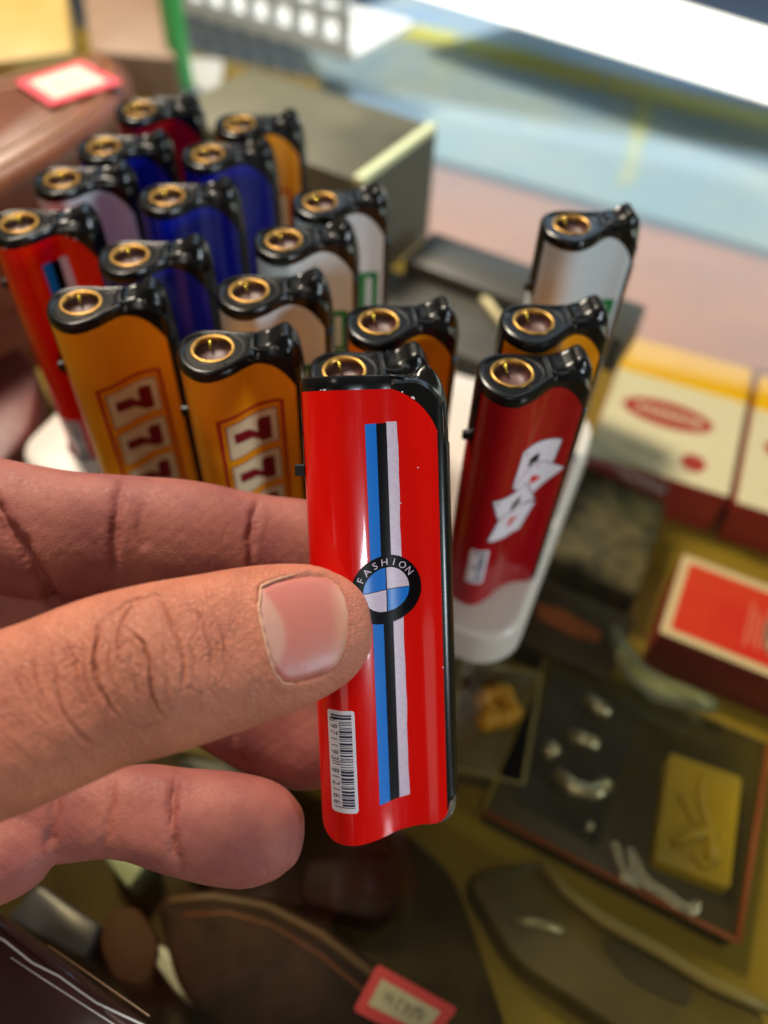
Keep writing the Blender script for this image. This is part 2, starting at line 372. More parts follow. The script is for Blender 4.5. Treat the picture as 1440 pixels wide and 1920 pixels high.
def barcode(parts, x0, x1, z0, z1, digits):
    m = MB(); d_poly(m, [(p[0], p[1]) for p in rrect(x0, x1, z0, z1, .55, 4)], .03); parts.append(('barcode_label', m, I_WHITE, []))
    L = m_l = MB(); rnd = random.Random(7); z = z1 - .75; n = 0
    while z > z0 + .85:
        t = rnd.choice((.16, .16, .3, .42)); g = rnd.choice((.15, .16, .3))
        full = n < 2 or z < z0 + 1.5 or abs(z - (z0 + z1) / 2) < .45
        d_rect(L, x0 + (.55 if full else 2.0), x1 - .55, z - t, z, .05); z -= t + g; n += 1
    if digits:
        zc = z1 - 1.35
        for s in digits:
            if s != ' ': d_text(L, s, 2.1, lambda x, y, zc=zc: (x0 + .38 + y * .9, zc - x * .72), .11)
            zc -= 1.18 if s != ' ' else 1.1
    parts[-1][3].append(('barcode_print', L, I_DIGIT))
def prints_stripe():
    parts = []
    for nm, a, b, mt, wb in (('blue_stripe', -1.45, .42, I_BLUE, 0), ('black_stripe', .36, 2.05, I_BLACK, 0), ('pale_stripe', 2.0, 3.85, I_PINK, .06)):
        m = MB(); d_rect(m, a, b, 6.3, 73.9 + (.2 if nm == 'pale_stripe' else 0), .03 + (.012 if nm == 'black_stripe' else 0), wob=wb or None); parts.append((nm, m, mt, []))
    cx, cz = 1.1, 45.2; subs = []
    m = MB(); d_ring(m, cx, cz, 0.02, 6.05, 0, 2 * math.pi, .07, 64, 12); parts.append(('emblem', m, I_BLACK, subs))
    for k, mt in ((0, I_PINK), (1, I_BLUE), (2, I_PINK), (3, I_BLUE)):
        q = MB(); g = .02; d_ring(q, cx + (.09 if k in (0, 3) else -.09), cz + (.07 if k < 2 else -.07), .02, 3.8, k * math.pi / 2, (k + 1) * math.pi / 2, .10, 64, 8); subs.append(('emblem_quarter', q, mt))
    q = MB()
    for i, ch in enumerate('FASHION'):
        a = math.radians(150 - i * 19.2); s = 1.75; v, f = text_mesh(ch, s); wd = (v[:, 0].max() + v[:, 0].min()) / 2
        q.add(wrap([(cx + (4.28 + y) * math.cos(a) + (x - wd) * math.sin(a), cz + (4.28 + y) * math.sin(a) - (x - wd) * math.cos(a)) for x, y in v], .10), f)
    subs.append(('emblem_lettering', q, I_PINK))
    barcode(parts, -9.9, -5.1, 6.1, 25.0, '6971193 812166')
    c = MB()
    for x, z, s in ((4.9, 79.0, .22), (6.6, 78.0, .3), (6.9, 77.8, .2), (-7.7, 79.8, .3), (-8.3, 79.75, .15), (7.2, 66, .16), (4.0, 60, .14), (10.6, 30, .2)):
        d_poly(c, [(x + s * math.cos(a) * random.uniform(.6, 1.2), z + .7 * s * math.sin(a)) for a in np.linspace(0, 6.28, 7)[:-1]], .035, .3)
    parts.append(('paint_chips', c, I_WHITE, [])); return parts
SEVEN = [(-.38, .5), (.5, .5), (.5, .25), (.18, -.05), (.08, -.5), (-.3, -.5), (-.22, -.12), (.08, .12), (-.12, .16), (-.3, .12), (-.42, .2)]
def prints_seven():
    parts = []; x0, x1, z0, z1 = -6.0, 7.9, 22.5, 63.0; m = MB()
    for a, b, c, d in ((x0, x1, z1 - .9, z1), (x0, x1, z0, z0 + .9), (x0, x0 + .9, z0 + .9, z1 - .9), (x1 - .9, x1, z0 + .9, z1 - .9)): d_rect(m, a, b, c, d, .03)
    parts.append(('slot_frame', m, I_FRAME, []))
    for k in range(3):
        zc = 55.6 - k * 12.4; m = MB(); d_rect(m, -4.4, 6.4, zc - 5.2, zc + 5.2, .03); sub = []; parts.append(('slot_window', m, I_FRAME if False else I_MAROON, sub))
        q = MB(); d_rect(q, -4.1, 6.1, zc - 4.9, zc + 4.9, .05); sub.append(('slot_card', q, I_CREAM))
        q = MB(); d_poly(q, [(1.0 + z * 7.6, zc - x * 7.8) for x, z in SEVEN], .07); sub.append(('slot_seven', q, I_MAROON))
    return parts
def rounded2(P, r, n=3):
    out = []; P = [np.array(p, float) for p in P]
    for i in range(len(P)):
        a = P[i - 1] - P[i]; b = P[(i + 1) % len(P)] - P[i]; A = P[i] + a / np.linalg.norm(a) * r; B = P[i] + b / np.linalg.norm(b) * r
        for k in range(n + 1): t = k / n; out.append((1 - t) ** 2 * A + 2 * t * (1 - t) * P[i] + t * t * B)
    return out
def prints_cards():
    parts = []
    Q = [([(-1.4, 64.9), (8.1, 63.8), (7.4, 56.0), (-2.2, 54.1)], (2.6, 59.6), 'S', I_BLACK), ([(3.7, 57.8), (10.4, 54.9), (4.3, 46.7), (-2.3, 54.2)], (3.8, 52.0), 'H', I_RED),
         ([(-6.6, 51.9), (1.9, 51.7), (5.4, 44.5), (-4.4, 44.9)], (.2, 47.2), 'S', I_BLACK), ([(-3.8, 45.2), (5.8, 43.6), (3.1, 34.3), (-5.9, 37.4)], (-.2, 40.6), 'H', I_RED)]
    for k, (q4, (cx, cz), pip, mt) in enumerate(Q):
        m = MB(); d_poly(m, [tuple(p) for p in rounded2(q4, .7)], .03 + .05 * k); sub = []; q = MB(); o1 = .055 + .05 * k
        cq = np.mean(q4, 0); e_ = MB(); d_poly(e_, [tuple(p) for p in rounded2([cq + (np.array(p) - cq) * 1.07 for p in q4], .7)], .012 + .05 * k); sub.append(('card_outline', e_, I_GREY))
        hp = [(0, -1.7), (1.5, .2), (1.3, 1.2), (.6, 1.4), (0, .8), (-.6, 1.4), (-1.3, 1.2), (-1.5, .2)]
        a = math.radians(-35); T = lambda x, z: (cx + .95 * (x * math.cos(a) - z * math.sin(a)), cz + .95 * (x * math.sin(a) + z * math.cos(a)))
        if pip == 'S': hp = [(x, -z) for x, z in hp][::-1]
        d_poly(q, [T(x, z) for x, z in hp], o1)
        if pip == 'S': d_poly(q, [T(x, z) for x, z in [(-.9, -2.3), (.9, -2.3), (0, -.6)]], o1 + .004)
        cn = np.array(q4[0]) * .82 + np.mean(q4, 0) * .18
        d_text(q, 'A', 1.7, lambda x, y: (cn[0] + x * .8 - .2, cn[1] + y - 1.2), o1); sub.append(('card_pip', q, mt)); parts.append(('printed_card', m, I_WHITE, sub))
    barcode(parts, -9.2, -4.8, 20, 33.6, ''); return parts
def prints_green():
    parts = []; m = MB()
    for a, b, c, d in ((4.4, 9.6, 60.2, 62.0), (4.4, 9.6, 49.0, 50.8), (4.4, 6.2, 50.8, 60.2), (7.8, 9.6, 50.8, 60.2), (-2.0, 2.6, 58.6, 60.4), (-2.0, -.4, 49, 58.6), (-.4, 2.2, 52, 53.6), (-6.5, -3.4, 57, 58.6), (-6.5, -5.0, 49, 57)): d_rect(m, a, b, c, d, .03)
    parts.append(('green_lettering', m, I_GREEN, [])); return parts
STYLE = {}
def build_style(nm, fn):
    out = []
    for pn, mb, mt, subs in fn():
        o = mb.build(pn, mt, None, smooth=True); me = o.data; bpy.data.objects.remove(o); ss = []
        for sn, smb, smt in subs:
            o = smb.build(sn, smt, None, smooth=True); ss.append((sn, o.data)); bpy.data.objects.remove(o)
        out.append((pn, me, ss))
    STYLE[nm] = out
for a, b in (('stripe', prints_stripe), ('seven', prints_seven), ('cards', prints_cards), ('green', prints_green)): build_style(a, b)
STYLE['plain'] = []
def lighter(paint, style, label, group=None):
    t = empty('lighter', (0, 0, 0)); tag(t, label, 'lighter', group); kids = {}
    for pn, me in MESH.items():
        o = bpy.data.objects.new(pn, me); COL.objects.link(o)
        par = kids.get({'nozzle_bore': 'nozzle_ring', 'electrode': 'nozzle_ring', 'button_dimple': 'button', 'cap_ridge': 'cap'}.get(pn)) or t
        o.parent = par; kids[pn] = o
        if pn == 'body': o.material_slots[0].link = 'OBJECT'; o.material_slots[0].material = paint
    for pn, me, ss in STYLE[style]:
        o = bpy.data.objects.new(pn, me); COL.objects.link(o); o.parent = t
        for sn, sme in ss: q = bpy.data.objects.new(sn, sme); COL.objects.link(q); q.parent = o
    return t

# ------------------------------------------------------------------ the counter: glass top, shelf
def struct(o, kind='structure'): o['kind'] = kind; return o
E1 = np.array((math.cos(math.radians(-21)), math.sin(math.radians(-21)))); E2 = np.array((-E1[1], E1[0]))
def quad(c, a0, a1, b0, b1): c = np.array(c[:2]); return [c + E1 * a + E2 * b for a, b in ((a0, b0), (a1, b0), (a1, b1), (a0, b1))]
GLASS = clear_mat('counter_glass', (0.90, 0.885, 0.80), 0.02, 1.52)
struct(MB().prism(quad((0, 0), -700, 420, -420, 512), -8, 0).build('glass_counter_top', GLASS))
SHELF = mat('khaki_shelf', (0.30, 0.21, 0.012), rough=0.5, mott=(9, .7, (0.17, 0.125, 0.012)), bump=(60, .3))
struct(MB().prism(quad((0, 0), -700, 420, -420, 556), -72, -60).build('display_shelf', SHELF))

# ------------------------------------------------------------------ tray with S-shaped sockets
PLAST = mat('white_tray_plastic', (0.52, 0.48, 0.43), rough=0.32, bump=(25, .25), coat=.1)
TR0 = np.array((-114.0, 158.5)); TL, TD, TZ = 159.0, 97.0, 12.0
pos = dict(A=(24.1, 123.4, 0), B=(29.2, 138.0, 2), C=(39.5, 168.5, 7), D=(-3.2, 137.7, 0), E=(-9.3, 121.4, 0), F=(-36.2, 126, 0), G=(-31.9, 146.4, 0), H=(-66.5, 138.9, 0),
           I=(-60.7, 157.5, 0), J=(-89.6, 168.6, 0), K=(-58, 184.3, 0), L=(-86, 190, 0), M=(-26.9, 167.3, 0), N=(-20, 185.6, 0), O=(-52, 207.2, 0), P=(-46.5, 226, 0), Q=(-80.3, 208.3, 0), R=(-76.3, 231.7, 0))
YAW = math.radians(8)
def foot(hx, hy, yaw=YAW):                              # lighter origin from the nozzle position
    c, s = math.cos(yaw), math.sin(yaw); return hx - (c * -5.5 - s * .4), hy - (s * -5.5 + c * .4)
def tray():
    t = empty('lighter_tray', (0, 0, 0)); tag(t, 'shallow white plastic tray with sockets holding upright lighters on the glass', 'tray')
    R = rrect(0, TL, 0, TD, 12, 8); Wd = lambda p: TR0 + E1 * p[0] + E2 * p[1]
    bm = bmesh.new(); rings = []
    for d, z in ((0.0, 0.0), (.6, TZ - 2.2), (1.0, TZ - .8), (1.8, TZ - .15), (2.8, TZ)):
        rings.append([bm.verts.new((*Wd(p), z)) for p in inset(R, d)])
    for a, b in zip(rings, rings[1:]):
        for i in range(len(R)): j = (i + 1) % len(R); bm.faces.new((a[i], a[j], b[j], b[i]))
    bm.faces.new(rings[0][::-1])
    es = [bm.edges.get((rings[-1][i], rings[-1][(i + 1) % len(R)])) for i in range(len(R))]
    S = [np.array(p) for p in inset(OUT, -.9)][::3]
    slots = [foot(p[0], p[1]) for k, p in pos.items()]
    cres = [(17, 112.5), (19, 109.6), (23, 108.4), (27.5, 109.6), (31, 112.6), (30.4, 114.0), (26, 112.4), (21.5, 112.2), (18, 114.2)]
    for ox, oy in [tuple(q) for q in slots] + [(None, None)]:
        c, s = math.cos(YAW), math.sin(YAW); L = cres if ox is None else [(ox + p[0] * c - p[1] * s, oy + p[0] * s + p[1] * c) for p in S]
        q = np.array([(np.array(l) - TR0) @ E1 for l in L]); r = np.array([(np.array(l) - TR0) @ E2 for l in L])
        if q.min() < 4 or q.max() > TL - 4 or r.min() < 4 or r.max() > TD - 4: continue
        a = [bm.verts.new((*l, TZ)) for l in L]; b = [bm.verts.new((*l, 1.6)) for l in L]; n = len(L)
        es += [bm.edges.new((a[i], a[(i + 1) % n])) for i in range(n)]
        for i in range(n): j = (i + 1) % n; bm.faces.new((a[i], a[j], b[j], b[i]))
        bm.faces.new(b)
    bmesh.ops.triangle_fill(bm, use_beauty=True, edges=es)
    bm.verts.index_update(); m = MB(); m.v = [tuple(v.co) for v in bm.verts]; m.f = [tuple(v.index for v in f.verts) for f in bm.faces]; bm.free()
    m.build('tray_body', PLAST, t, auto=.7)
tray()

# ------------------------------------------------------------------ the lighters in the tray
G = 'lighters standing in the white tray'
INFO = dict(
    A=(DKRED, 'cards', 'dark red lighter printed with four playing cards, front right of the tray'),
    B=(ORANGE, 'seven', 'orange lighter directly behind the dark red lighter with playing cards'),
    C=(WHITE, 'green', 'white lighter with green lettering standing apart at the back right of the tray'),
    D=(ORANGE, 'seven', 'orange lighter behind the held red lighter, right beside the white tray gap'),
    E=(ORANGE, 'seven', 'lighter mostly hidden behind the top of the held red lighter, only its black cap showing'),
    F=(ORANGE, 'seven', 'orange lighter with slot machine sevens right beside the held red lighter'),
    G=(WHITE, 'green', 'white lighter directly behind the orange sevens lighter next to the held one'),
    H=(ORANGE, 'seven', 'orange lighter with slot machine sevens at the front left of the tray'),
    I=(BLUE, 'plain', 'dark blue lighter directly behind the front left orange lighter'),
    J=(RED, 'stripe', 'bright red lighter with blue and black stripes at the left end of the tray'),
    K=(BLUE, 'plain', 'blue lighter between two other blue ones in the second column of the tray'),
    L=(WHITE, 'green', 'pale grey lighter directly behind the red lighter at the left end'),
    M=(WHITE, 'green', 'white lighter in the middle of the column of three white ones'),
    N=(WHITE, 'green', 'white lighter rearmost in the column of three white ones, green print showing'),
    O=(BLUE, 'plain', 'blue lighter directly in front of the rearmost orange lighter'),
    P=(ORANGE, 'seven', 'orange lighter at the back of the tray beside the olive box'),
    Q=(BLUE, 'plain', 'blue lighter in the leftmost column between the pale grey and the dark red one'),
    R=(DKRED, 'plain', 'dark red lighter at the far back left of the tray by the leather pouch'))
rr = random.Random(3); PRINT_DZ = dict(F=6.2, H=1.2, D=3.0)
for k, (x, y, dz) in pos.items():
    paint, style, lab = INFO[k]; t = lighter(paint, style, lab, G); yw = YAW + math.radians(rr.uniform(-2, 2))
    for ch_ in t.children:
        if ch_.name.startswith('slot_'): ch_.location.z = PRINT_DZ.get(k, 0) * MM
    fx, fy = foot(x, y, yw); t.location = (fx * MM, fy * MM, (2.0 + dz) * MM); t.rotation_euler = (0, 0, yw)

# ------------------------------------------------------------------ the held lighter
held = lighter(RED, 'stripe', 'glossy red lighter with three stripes and a round emblem held by finger and thumb', None)
HZ = 141.0; c0 = cp(716, 1140, HZ)
up = cp(700, 700, HZ - 6.2) - cp(733, 1580, HZ + 6.2); up /= np.linalg.norm(up)
nf = -(FWD); nf = nf - up * (nf @ up); nf /= np.linalg.norm(nf)          # front normal towards the viewer
a_ = math.radians(2.0); rt = np.cross(-nf, up); rt, nf = rt * math.cos(a_) + nf * math.sin(a_), nf * math.cos(a_) - rt * math.sin(a_)
org = c0 - up * 41.0
held.matrix_world = Matrix(((rt[0], -nf[0], up[0], org[0] * MM), (rt[1], -nf[1], up[1], org[1] * MM), (rt[2], -nf[2], up[2], org[2] * MM), (0, 0, 0, 1)))

# ------------------------------------------------------------------ the hand
def station_chain(st, per=6):
    """st: (px, py, half width px, Z mm, depth ratio) -> dense list of (centre, width dir, depth dir, rw, rd)"""
    C = np.array([cp(p[0], p[1], p[3]) for p in st]); rw = np.array([p[2] * p[3] / F_PX for p in st]); rd = rw * np.array([p[4] for p in st])
    A = np.column_stack([C, rw, rd]); out = []
    A = np.vstack([2 * A[0] - A[1], A, 2 * A[-1] - A[-2]])
    for i in range(1, len(A) - 2):
        for k in range(per):
            t = k / per; a, b, c, d = A[i - 1:i + 3]
            out.append(.5 * ((2 * b) + (c - a) * t + (2 * a - 5 * b + 4 * c - d) * t * t + (3 * b - a - 3 * c + d) * t ** 3))
    out.append(A[-2]); return np.array(out)
CH = {
 'thumb': [(-420, 1470, 215, 112, .75), (-280, 1435, 198, 111, .78), (-140, 1395, 182, 111, .78), (0, 1357, 171, 112.5, .78), (100, 1319, 164, 114, .78), (200, 1277, 161, 116, .80), (300, 1251, 160, 118, .80), (400, 1226, 152, 121, .74),
           (480, 1205, 145, 123.5, .68), (560, 1186, 132, 126, .64), (615, 1174, 114, 128, .62), (655, 1164, 88, 129.5, .60), (680, 1158, 56, 130.6, .6), (691, 1156, 26, 131, .6)],
 'index': [(-420, 930, 130, 146, .8), (-200, 952, 128, 146, .8), (-60, 975, 126, 146, .8), (100, 1003, 124, 147.5, .8), (225, 1003, 113, 150, .8), (350, 1013, 113, 152.5, .8), (475, 1024, 99, 155, .8), (580, 1036, 97, 156.5, .78), (660, 1046, 82, 157.5, .76), (695, 1050, 52, 158, .75), (712, 1052, 20, 158, .75)],
 'middle': [(-420, 1090, 130, 152, .85), (-150, 1085, 118, 152, .85), (0, 1105, 112, 152, .85), (150, 1165, 108, 154, .85), (350, 1262, 102, 158, .85), (500, 1352, 100, 160, .82), (590, 1390, 92, 160.5, .8), (640, 1408, 64, 161, .8), (664, 1416, 26, 161, .8)],
 'ring': [(-420, 1330, 130, 150, .85), (-150, 1470, 112, 147, .85), (0, 1520, 98, 145, .85), (110, 1528, 86, 145, .85), (205, 1522, 82, 145, .85), (270, 1524, 88, 145, .85), (330, 1537, 94, 145, .85), (420, 1552, 101, 145, .82), (490, 1562, 95, 145.5, .8), (535, 1572, 72, 146, .8), (558, 1578, 46, 146, .8), (568, 1580, 18, 146, .8)],
 'little': [(-420, 1520, 125, 144, .85), (-180, 1600, 110, 140, .85), (-60, 1610, 98, 139, .85), (20, 1598, 82, 139, .85), (62, 1580, 62, 139.5, .85), (88, 1562, 34, 140, .85), (98, 1555, 14, 140, .85)],
 'palm': [(-900, 1290, 300, 140, .62), (-760, 1270, 320, 140, .62), (-600, 1250, 370, 142, .5), (-430, 1250, 400, 145, .42), (-300, 1250, 350, 148, .34), (-220, 1250, 240, 150, .3), (-180, 1250, 90, 150, .3)],
}
DENSE = {k: station_chain(v) for k, v in CH.items()}
def build_hand():
    mb = MB(); n = 36
    for k, A in DENSE.items():
        base = len(mb.v)
        for i, a in enumerate(A):
            t = A[min(i + 1, len(A) - 1), :3] - A[max(i - 1, 0), :3]; t /= np.linalg.norm(t)
            vw = a[:3] - CAM; vw /= np.linalg.norm(vw); wd = np.cross(t, vw); wd /= np.linalg.norm(wd); dp = np.cross(wd, t)
            for q in range(n):
                an = 2 * math.pi * q / n; ca, sa = math.cos(an), math.sin(an); e = 2 / 2.25
                mb.v.append(tuple(a[:3] + wd * a[3] * math.copysign(abs(ca) ** e, ca) + dp * a[4] * math.copysign(abs(sa) ** e, sa)))
        for i in range(len(A) - 1):
            for q in range(n): j = (q + 1) % n; mb.f.append((base + i * n + q, base + i * n + j, base + (i + 1) * n + j, base + (i + 1) * n + q))
        mb.f.append(tuple(base + q for q in range(n))[::-1]); mb.f.append(tuple(base + (len(A) - 1) * n + q for q in range(n)))
    tmp = mb.build('tmp', None); md = tmp.modifiers.new('r', 'REMESH'); md.mode = 'VOXEL'; md.voxel_size = 0.36 * MM
    dg = bpy.context.evaluated_depsgraph_get(); me = bpy.data.meshes.new_from_object(tmp.evaluated_get(dg)); bpy.data.objects.remove(tmp)
    def coords(me): c = np.empty(len(me.vertices) * 3); me.vertices.foreach_get('co', c); return c.reshape(-1, 3) / MM
    def smooth(me, V, it, taubin=True):
        e = np.empty(len(me.edges) * 2, dtype=np.int64); me.edges.foreach_get('vertices', e); e = e.reshape(-1, 2)
        deg = np.bincount(e.ravel(), minlength=len(V)).astype(float)[:, None]
        for k in range(it):
            for lam in ((.55, -.56) if taubin else (.5,)):
                S = np.column_stack([np.bincount(e[:, 0], V[e[:, 1], c], len(V)) + np.bincount(e[:, 1], V[e[:, 0], c], len(V)) for c in range(3)])
                V = V + lam * (S / deg - V)
        return V
    V = coords(me); V = smooth(me, V, 7, False); V = smooth(me, V, 10, True)
    me.vertices.foreach_set('co', (V * MM).ravel()); me.update()
    def project(V):
        d = V - CAM; z = d @ FWD; return np.column_stack([720 + F_PX * (d @ CX) / z, 960 - F_PX * (d @ CY) / z]), z
    def nearest(V):
        best = np.full(len(V), 1e9); idx = np.zeros(len(V), int)
        for c, (k, A) in enumerate(DENSE.items()):
            P = A[:, :3]; r = np.sqrt(A[:, 3] * A[:, 4])
            for i in range(0, len(P), 2):
                d = np.linalg.norm(V - P[i], axis=1) / r[i]; m = d < best; best[m] = d[m]; idx[m] = c
        return idx
    # refine the thumb's skin where the knuckle folds are
    uv, z = project(V); ch = nearest(V); sel = (ch == 0) & (uv[:, 0] > -60) & (z < 124)
    bm = bmesh.new(); bm.from_mesh(me); bm.verts.ensure_lookup_table()
    es = [e for e in bm.edges if sel[e.verts[0].index] and sel[e.verts[1].index]]
    bmesh.ops.subdivide_edges(bm, edges=es, cuts=1, use_grid_fill=True)
    bm.to_mesh(me); bm.free(); me.update()
    V = coords(me); V = smooth(me, V, 2, True); me.vertices.foreach_set('co', (V * MM).ravel()); me.update()
    nr = np.empty(len(V) * 3); me.vertices.foreach_get('normal', nr); N = nr.reshape(-1, 3)
    uv, z = project(V); ch = nearest(V); facing = np.clip(-(N @ FWD) * 2, 0, 1)
    rs = np.random.RandomState(2)
    def vnoise(P, s, seed):
        r = np.random.RandomState(seed); ph = r.rand(6) * 6.28; fr = r.randn(6, 2) * s
        return sum(np.sin(P @ fr[i] + ph[i]) for i in range(6)) / 3
    warp = np.column_stack([vnoise(uv, .035, 11), vnoise(uv, .035, 12)]) * 4.0 + np.column_stack([vnoise(uv, .11, 13), vnoise(uv, .11, 14)]) * 2.2 + np.column_stack([vnoise(uv, .3, 15), vnoise(uv, .3, 16)]) * 1.1
    U = uv + warp
    def polyd(P, pts):
        best = np.full(len(P), 1e9); par = np.zeros(len(P)); pts = np.array(pts, float); L = np.r_[0, np.cumsum(np.linalg.norm(np.diff(pts, axis=0), axis=1))]
        for i in range(len(pts) - 1):
            a, b = pts[i], pts[i + 1]; ab = b - a; t = np.clip(((P - a) @ ab) / (ab @ ab), 0, 1); d = np.linalg.norm(P - (a + t[:, None] * ab), axis=1)
            m = d < best; best[m] = d[m]; par[m] = (L[i] + t[m] * (L[i + 1] - L[i])) / L[-1]
        return best, par
    disp = np.zeros(len(V)); crease = np.zeros(len(V))
    def groove(pts, depth, wpx, chain, bank=.35, tint=1.0):
        m = ((ch == chain) if chain is not None else (ch > 0)) & (facing > 0.02); d, t = polyd(U[m], pts); fade = np.clip(np.minimum(t, 1 - t) * 5 + .12, 0, 1) * facing[m] * (.75 + .25 * vnoise(U[m], .06, int(depth * 1000) % 97))
        g = np.exp(-(d / wpx) ** 2) * fade; disp[m] -= depth * g; disp[m] += depth * bank * np.exp(-((d - wpx * 2.1) / (wpx * 1.3)) ** 2) * fade
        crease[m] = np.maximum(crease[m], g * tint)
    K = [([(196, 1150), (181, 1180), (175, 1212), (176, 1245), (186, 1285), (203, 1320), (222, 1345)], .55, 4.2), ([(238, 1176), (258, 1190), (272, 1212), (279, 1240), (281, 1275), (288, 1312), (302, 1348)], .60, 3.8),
         ([(290, 1118), (308, 1135), (322, 1160), (333, 1195), (342, 1230), (340, 1268), (330, 1300)], .38, 3.4), ([(262, 1128), (240, 1150), (226, 1180), (222, 1215), (226, 1250)], .32, 3.2),
         ([(352, 1128), (375, 1160), (388, 1195), (394, 1235), (390, 1270)], .20, 3.0), ([(392, 1135), (412, 1180), (423, 1230), (425, 1285)], .18, 3.0), ([(120, 1195), (133, 1240), (145, 1290), (160, 1330)], .26, 3.4),
         ([(92, 1205), (97, 1255), (106, 1310), (128, 1355), (160, 1385), (200, 1402)], .24, 3.4), ([(180, 1182), (205, 1152), (240, 1130), (285, 1119), (330, 1122)], .26, 3.2), ([(62, 1225), (68, 1275), (80, 1320)], .18, 3.2),
         ([(206, 1200), (203, 1235), (210, 1275), (226, 1310)], .22, 2.8), ([(250, 1215), (247, 1250), (254, 1290), (262, 1330)], .22, 2.8), ([(300, 1190), (308, 1230), (308, 1275), (312, 1320)], .20, 2.8),
         ([(150, 1215), (155, 1255), (168, 1300), (186, 1340)], .18, 2.8), ([(30, 1240), (38, 1290), (52, 1335)], .15, 3.0), ([(355, 1200), (362, 1240), (360, 1285)], .14, 2.6), ([(225, 1215), (240, 1205), (256, 1212)], .14, 2.6),
         ([(226, 1345), (260, 1362), (300, 1350)], .12, 2.8), ([(320, 1300), (352, 1285), (380, 1300)], .10, 2.6)]
    for pts, dp, wp in K: groove(pts, dp * 1.25, wp * rs.uniform(.8, 1.25), 0, .35)
    for i in range(230):                                  # fine short folds over and behind the knuckle
        x = rs.uniform(-20, 440); y = 1330 - .27 * x + rs.uniform(-110, 95); l = rs.uniform(14, 42); a = rs.normal(1.45, .55)
        groove([(x - l * math.cos(a) / 2, y - l * math.sin(a) / 2), (x + 3, y), (x + l * math.cos(a) / 2, y + l * math.sin(a) / 2)], rs.uniform(.05, .15), 2.3, 0, .3, .5)
    mk = ch == 0; kb = np.exp(-(((uv[:, 0] - 258) / 85) ** 2 + ((uv[:, 1] - 1240) / 95) ** 2)); disp += np.where(mk, .9 * kb * facing, 0)
    groove([(240, 893), (228, 930), (219, 970), (216, 1010), (214, 1050), (216, 1090)], 1.0, 9, 1, .12, .9); groove([(262, 950), (266, 1000), (270, 1040)], .4, 10, 1, .1, .6)
    groove([(488, 930), (476, 965), (471, 1000), (470, 1040), (474, 1090)], .8, 7, 1, .12, .9); groove([(-40, 905), (0, 968), (50, 1045), (112, 1140), (150, 1200)], 2.4, 13, None, .05, 1.0)
    groove([(336, 1440), (324, 1490), (320, 1540), (326, 1600), (336, 1635)], 1.1, 9, 3, .1, .8); groove([(204, 1445), (207, 1500), (204, 1550), (196, 1605)], .6, 9, 3, .1, .7); groove([(110, 1465), (106, 1530), (92, 1595)], 1.2, 9, None, .08, 1.0)
    groove([(400, 1290), (432, 1340), (440, 1400)], .6, 8, 2, .1)
    for i in range(60):                                  # faint lines on the finger pads
        c_ = rs.choice([1, 1, 1, 3, 3]); x, y = (rs.uniform(0, 560), rs.uniform(900, 1080)) if c_ == 1 else (rs.uniform(120, 540), rs.uniform(1460, 1640)); l = rs.uniform(12, 40); a = rs.normal(1.5, .3)
        groove([(x - l * math.cos(a) / 2, y - l * math.sin(a) / 2), (x + 2, y), (x + l * math.cos(a) / 2, y + l * math.sin(a) / 2)], rs.uniform(.03, .07), 3.0, c_, .2, .35)
    # nail bed: the skin sinks under the nail and swells round it
    NP = np.array([(487, 1101), (508, 1092), (545, 1083), (582, 1077), (612, 1081), (633, 1094), (646, 1118), (654, 1152), (653, 1185), (648, 1215), (636, 1246), (612, 1261), (582, 1272), (552, 1279), (530, 1278), (519, 1262), (509, 1240), (500, 1208), (492, 1172), (486, 1138)], float)
    def inside(P):
        r = np.zeros(len(P), bool); j = len(NP) - 1
        for i in range(len(NP)):
            a, b = NP[i], NP[j]; c = ((a[1] > P[:, 1]) != (b[1] > P[:, 1])) & (P[:, 0] < (b[0] - a[0]) * (P[:, 1] - a[1]) / (b[1] - a[1] + 1e-9) + a[0]); r ^= c; j = i
        return r
    near = (ch == 0) & (facing > .02) & (uv[:, 0] > 420)
    d, t = polyd(uv, np.vstack([NP, NP[:1]])); ins = inside(uv); sd = np.where(ins, -d, d)
    V0 = V.copy(); tree0 = None
    prox = np.clip((560 - uv[:, 0]) / 90, 0, 1); side = np.clip(np.abs(uv[:, 1] - (1178 - (uv[:, 0] - 570) * .02)) / 70 - .4, 0, 1) * np.clip((640 - uv[:, 0]) / 40, 0, 1)
    ridge = .30 * np.maximum(prox, .8 * side) * np.exp(-((sd - 9) / 9.0) ** 2) * (1 + .25 * vnoise(uv, .2, 5))
    disp += np.where(near, ridge - .75 * np.clip(-sd / 5, 0, 1) - .25 * np.clip((640 - uv[:, 0]) / 40, .15, 1) * np.exp(-(sd / 3.5) ** 2), 0)
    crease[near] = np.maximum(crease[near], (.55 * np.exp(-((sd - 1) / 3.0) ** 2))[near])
    disp += .03 * vnoise(uv, .08, 21) * facing + .02 * vnoise(uv, .25, 22) * facing
    bv = BVHTree.FromPolygons([tuple(p) for p in V0], [tuple(p.vertices) for p in me.polygons])
    V = V + N * disp[:, None]; me.vertices.foreach_set('co', (V * MM).ravel()); me.update()
    for nm, val in (('palm_side', np.where(ch == 0, 0, 1.0)), ('crease', crease), ('knuckle', np.where(mk, kb, 0)), ('tip', np.where(ch == 0, np.clip((uv[:, 0] - 470) / 160, 0, 1), 0))):
        if nm == 'palm_side': val = np.clip(smooth(me, np.repeat(val[:, None], 3, 1), 14, False)[:, 0], 0, 1)
        at_ = me.attributes.new(nm, 'FLOAT', 'POINT'); at_.data.foreach_set('value', val.astype(np.float32))
    me.polygons.foreach_set('use_smooth', np.ones(len(me.polygons), bool))
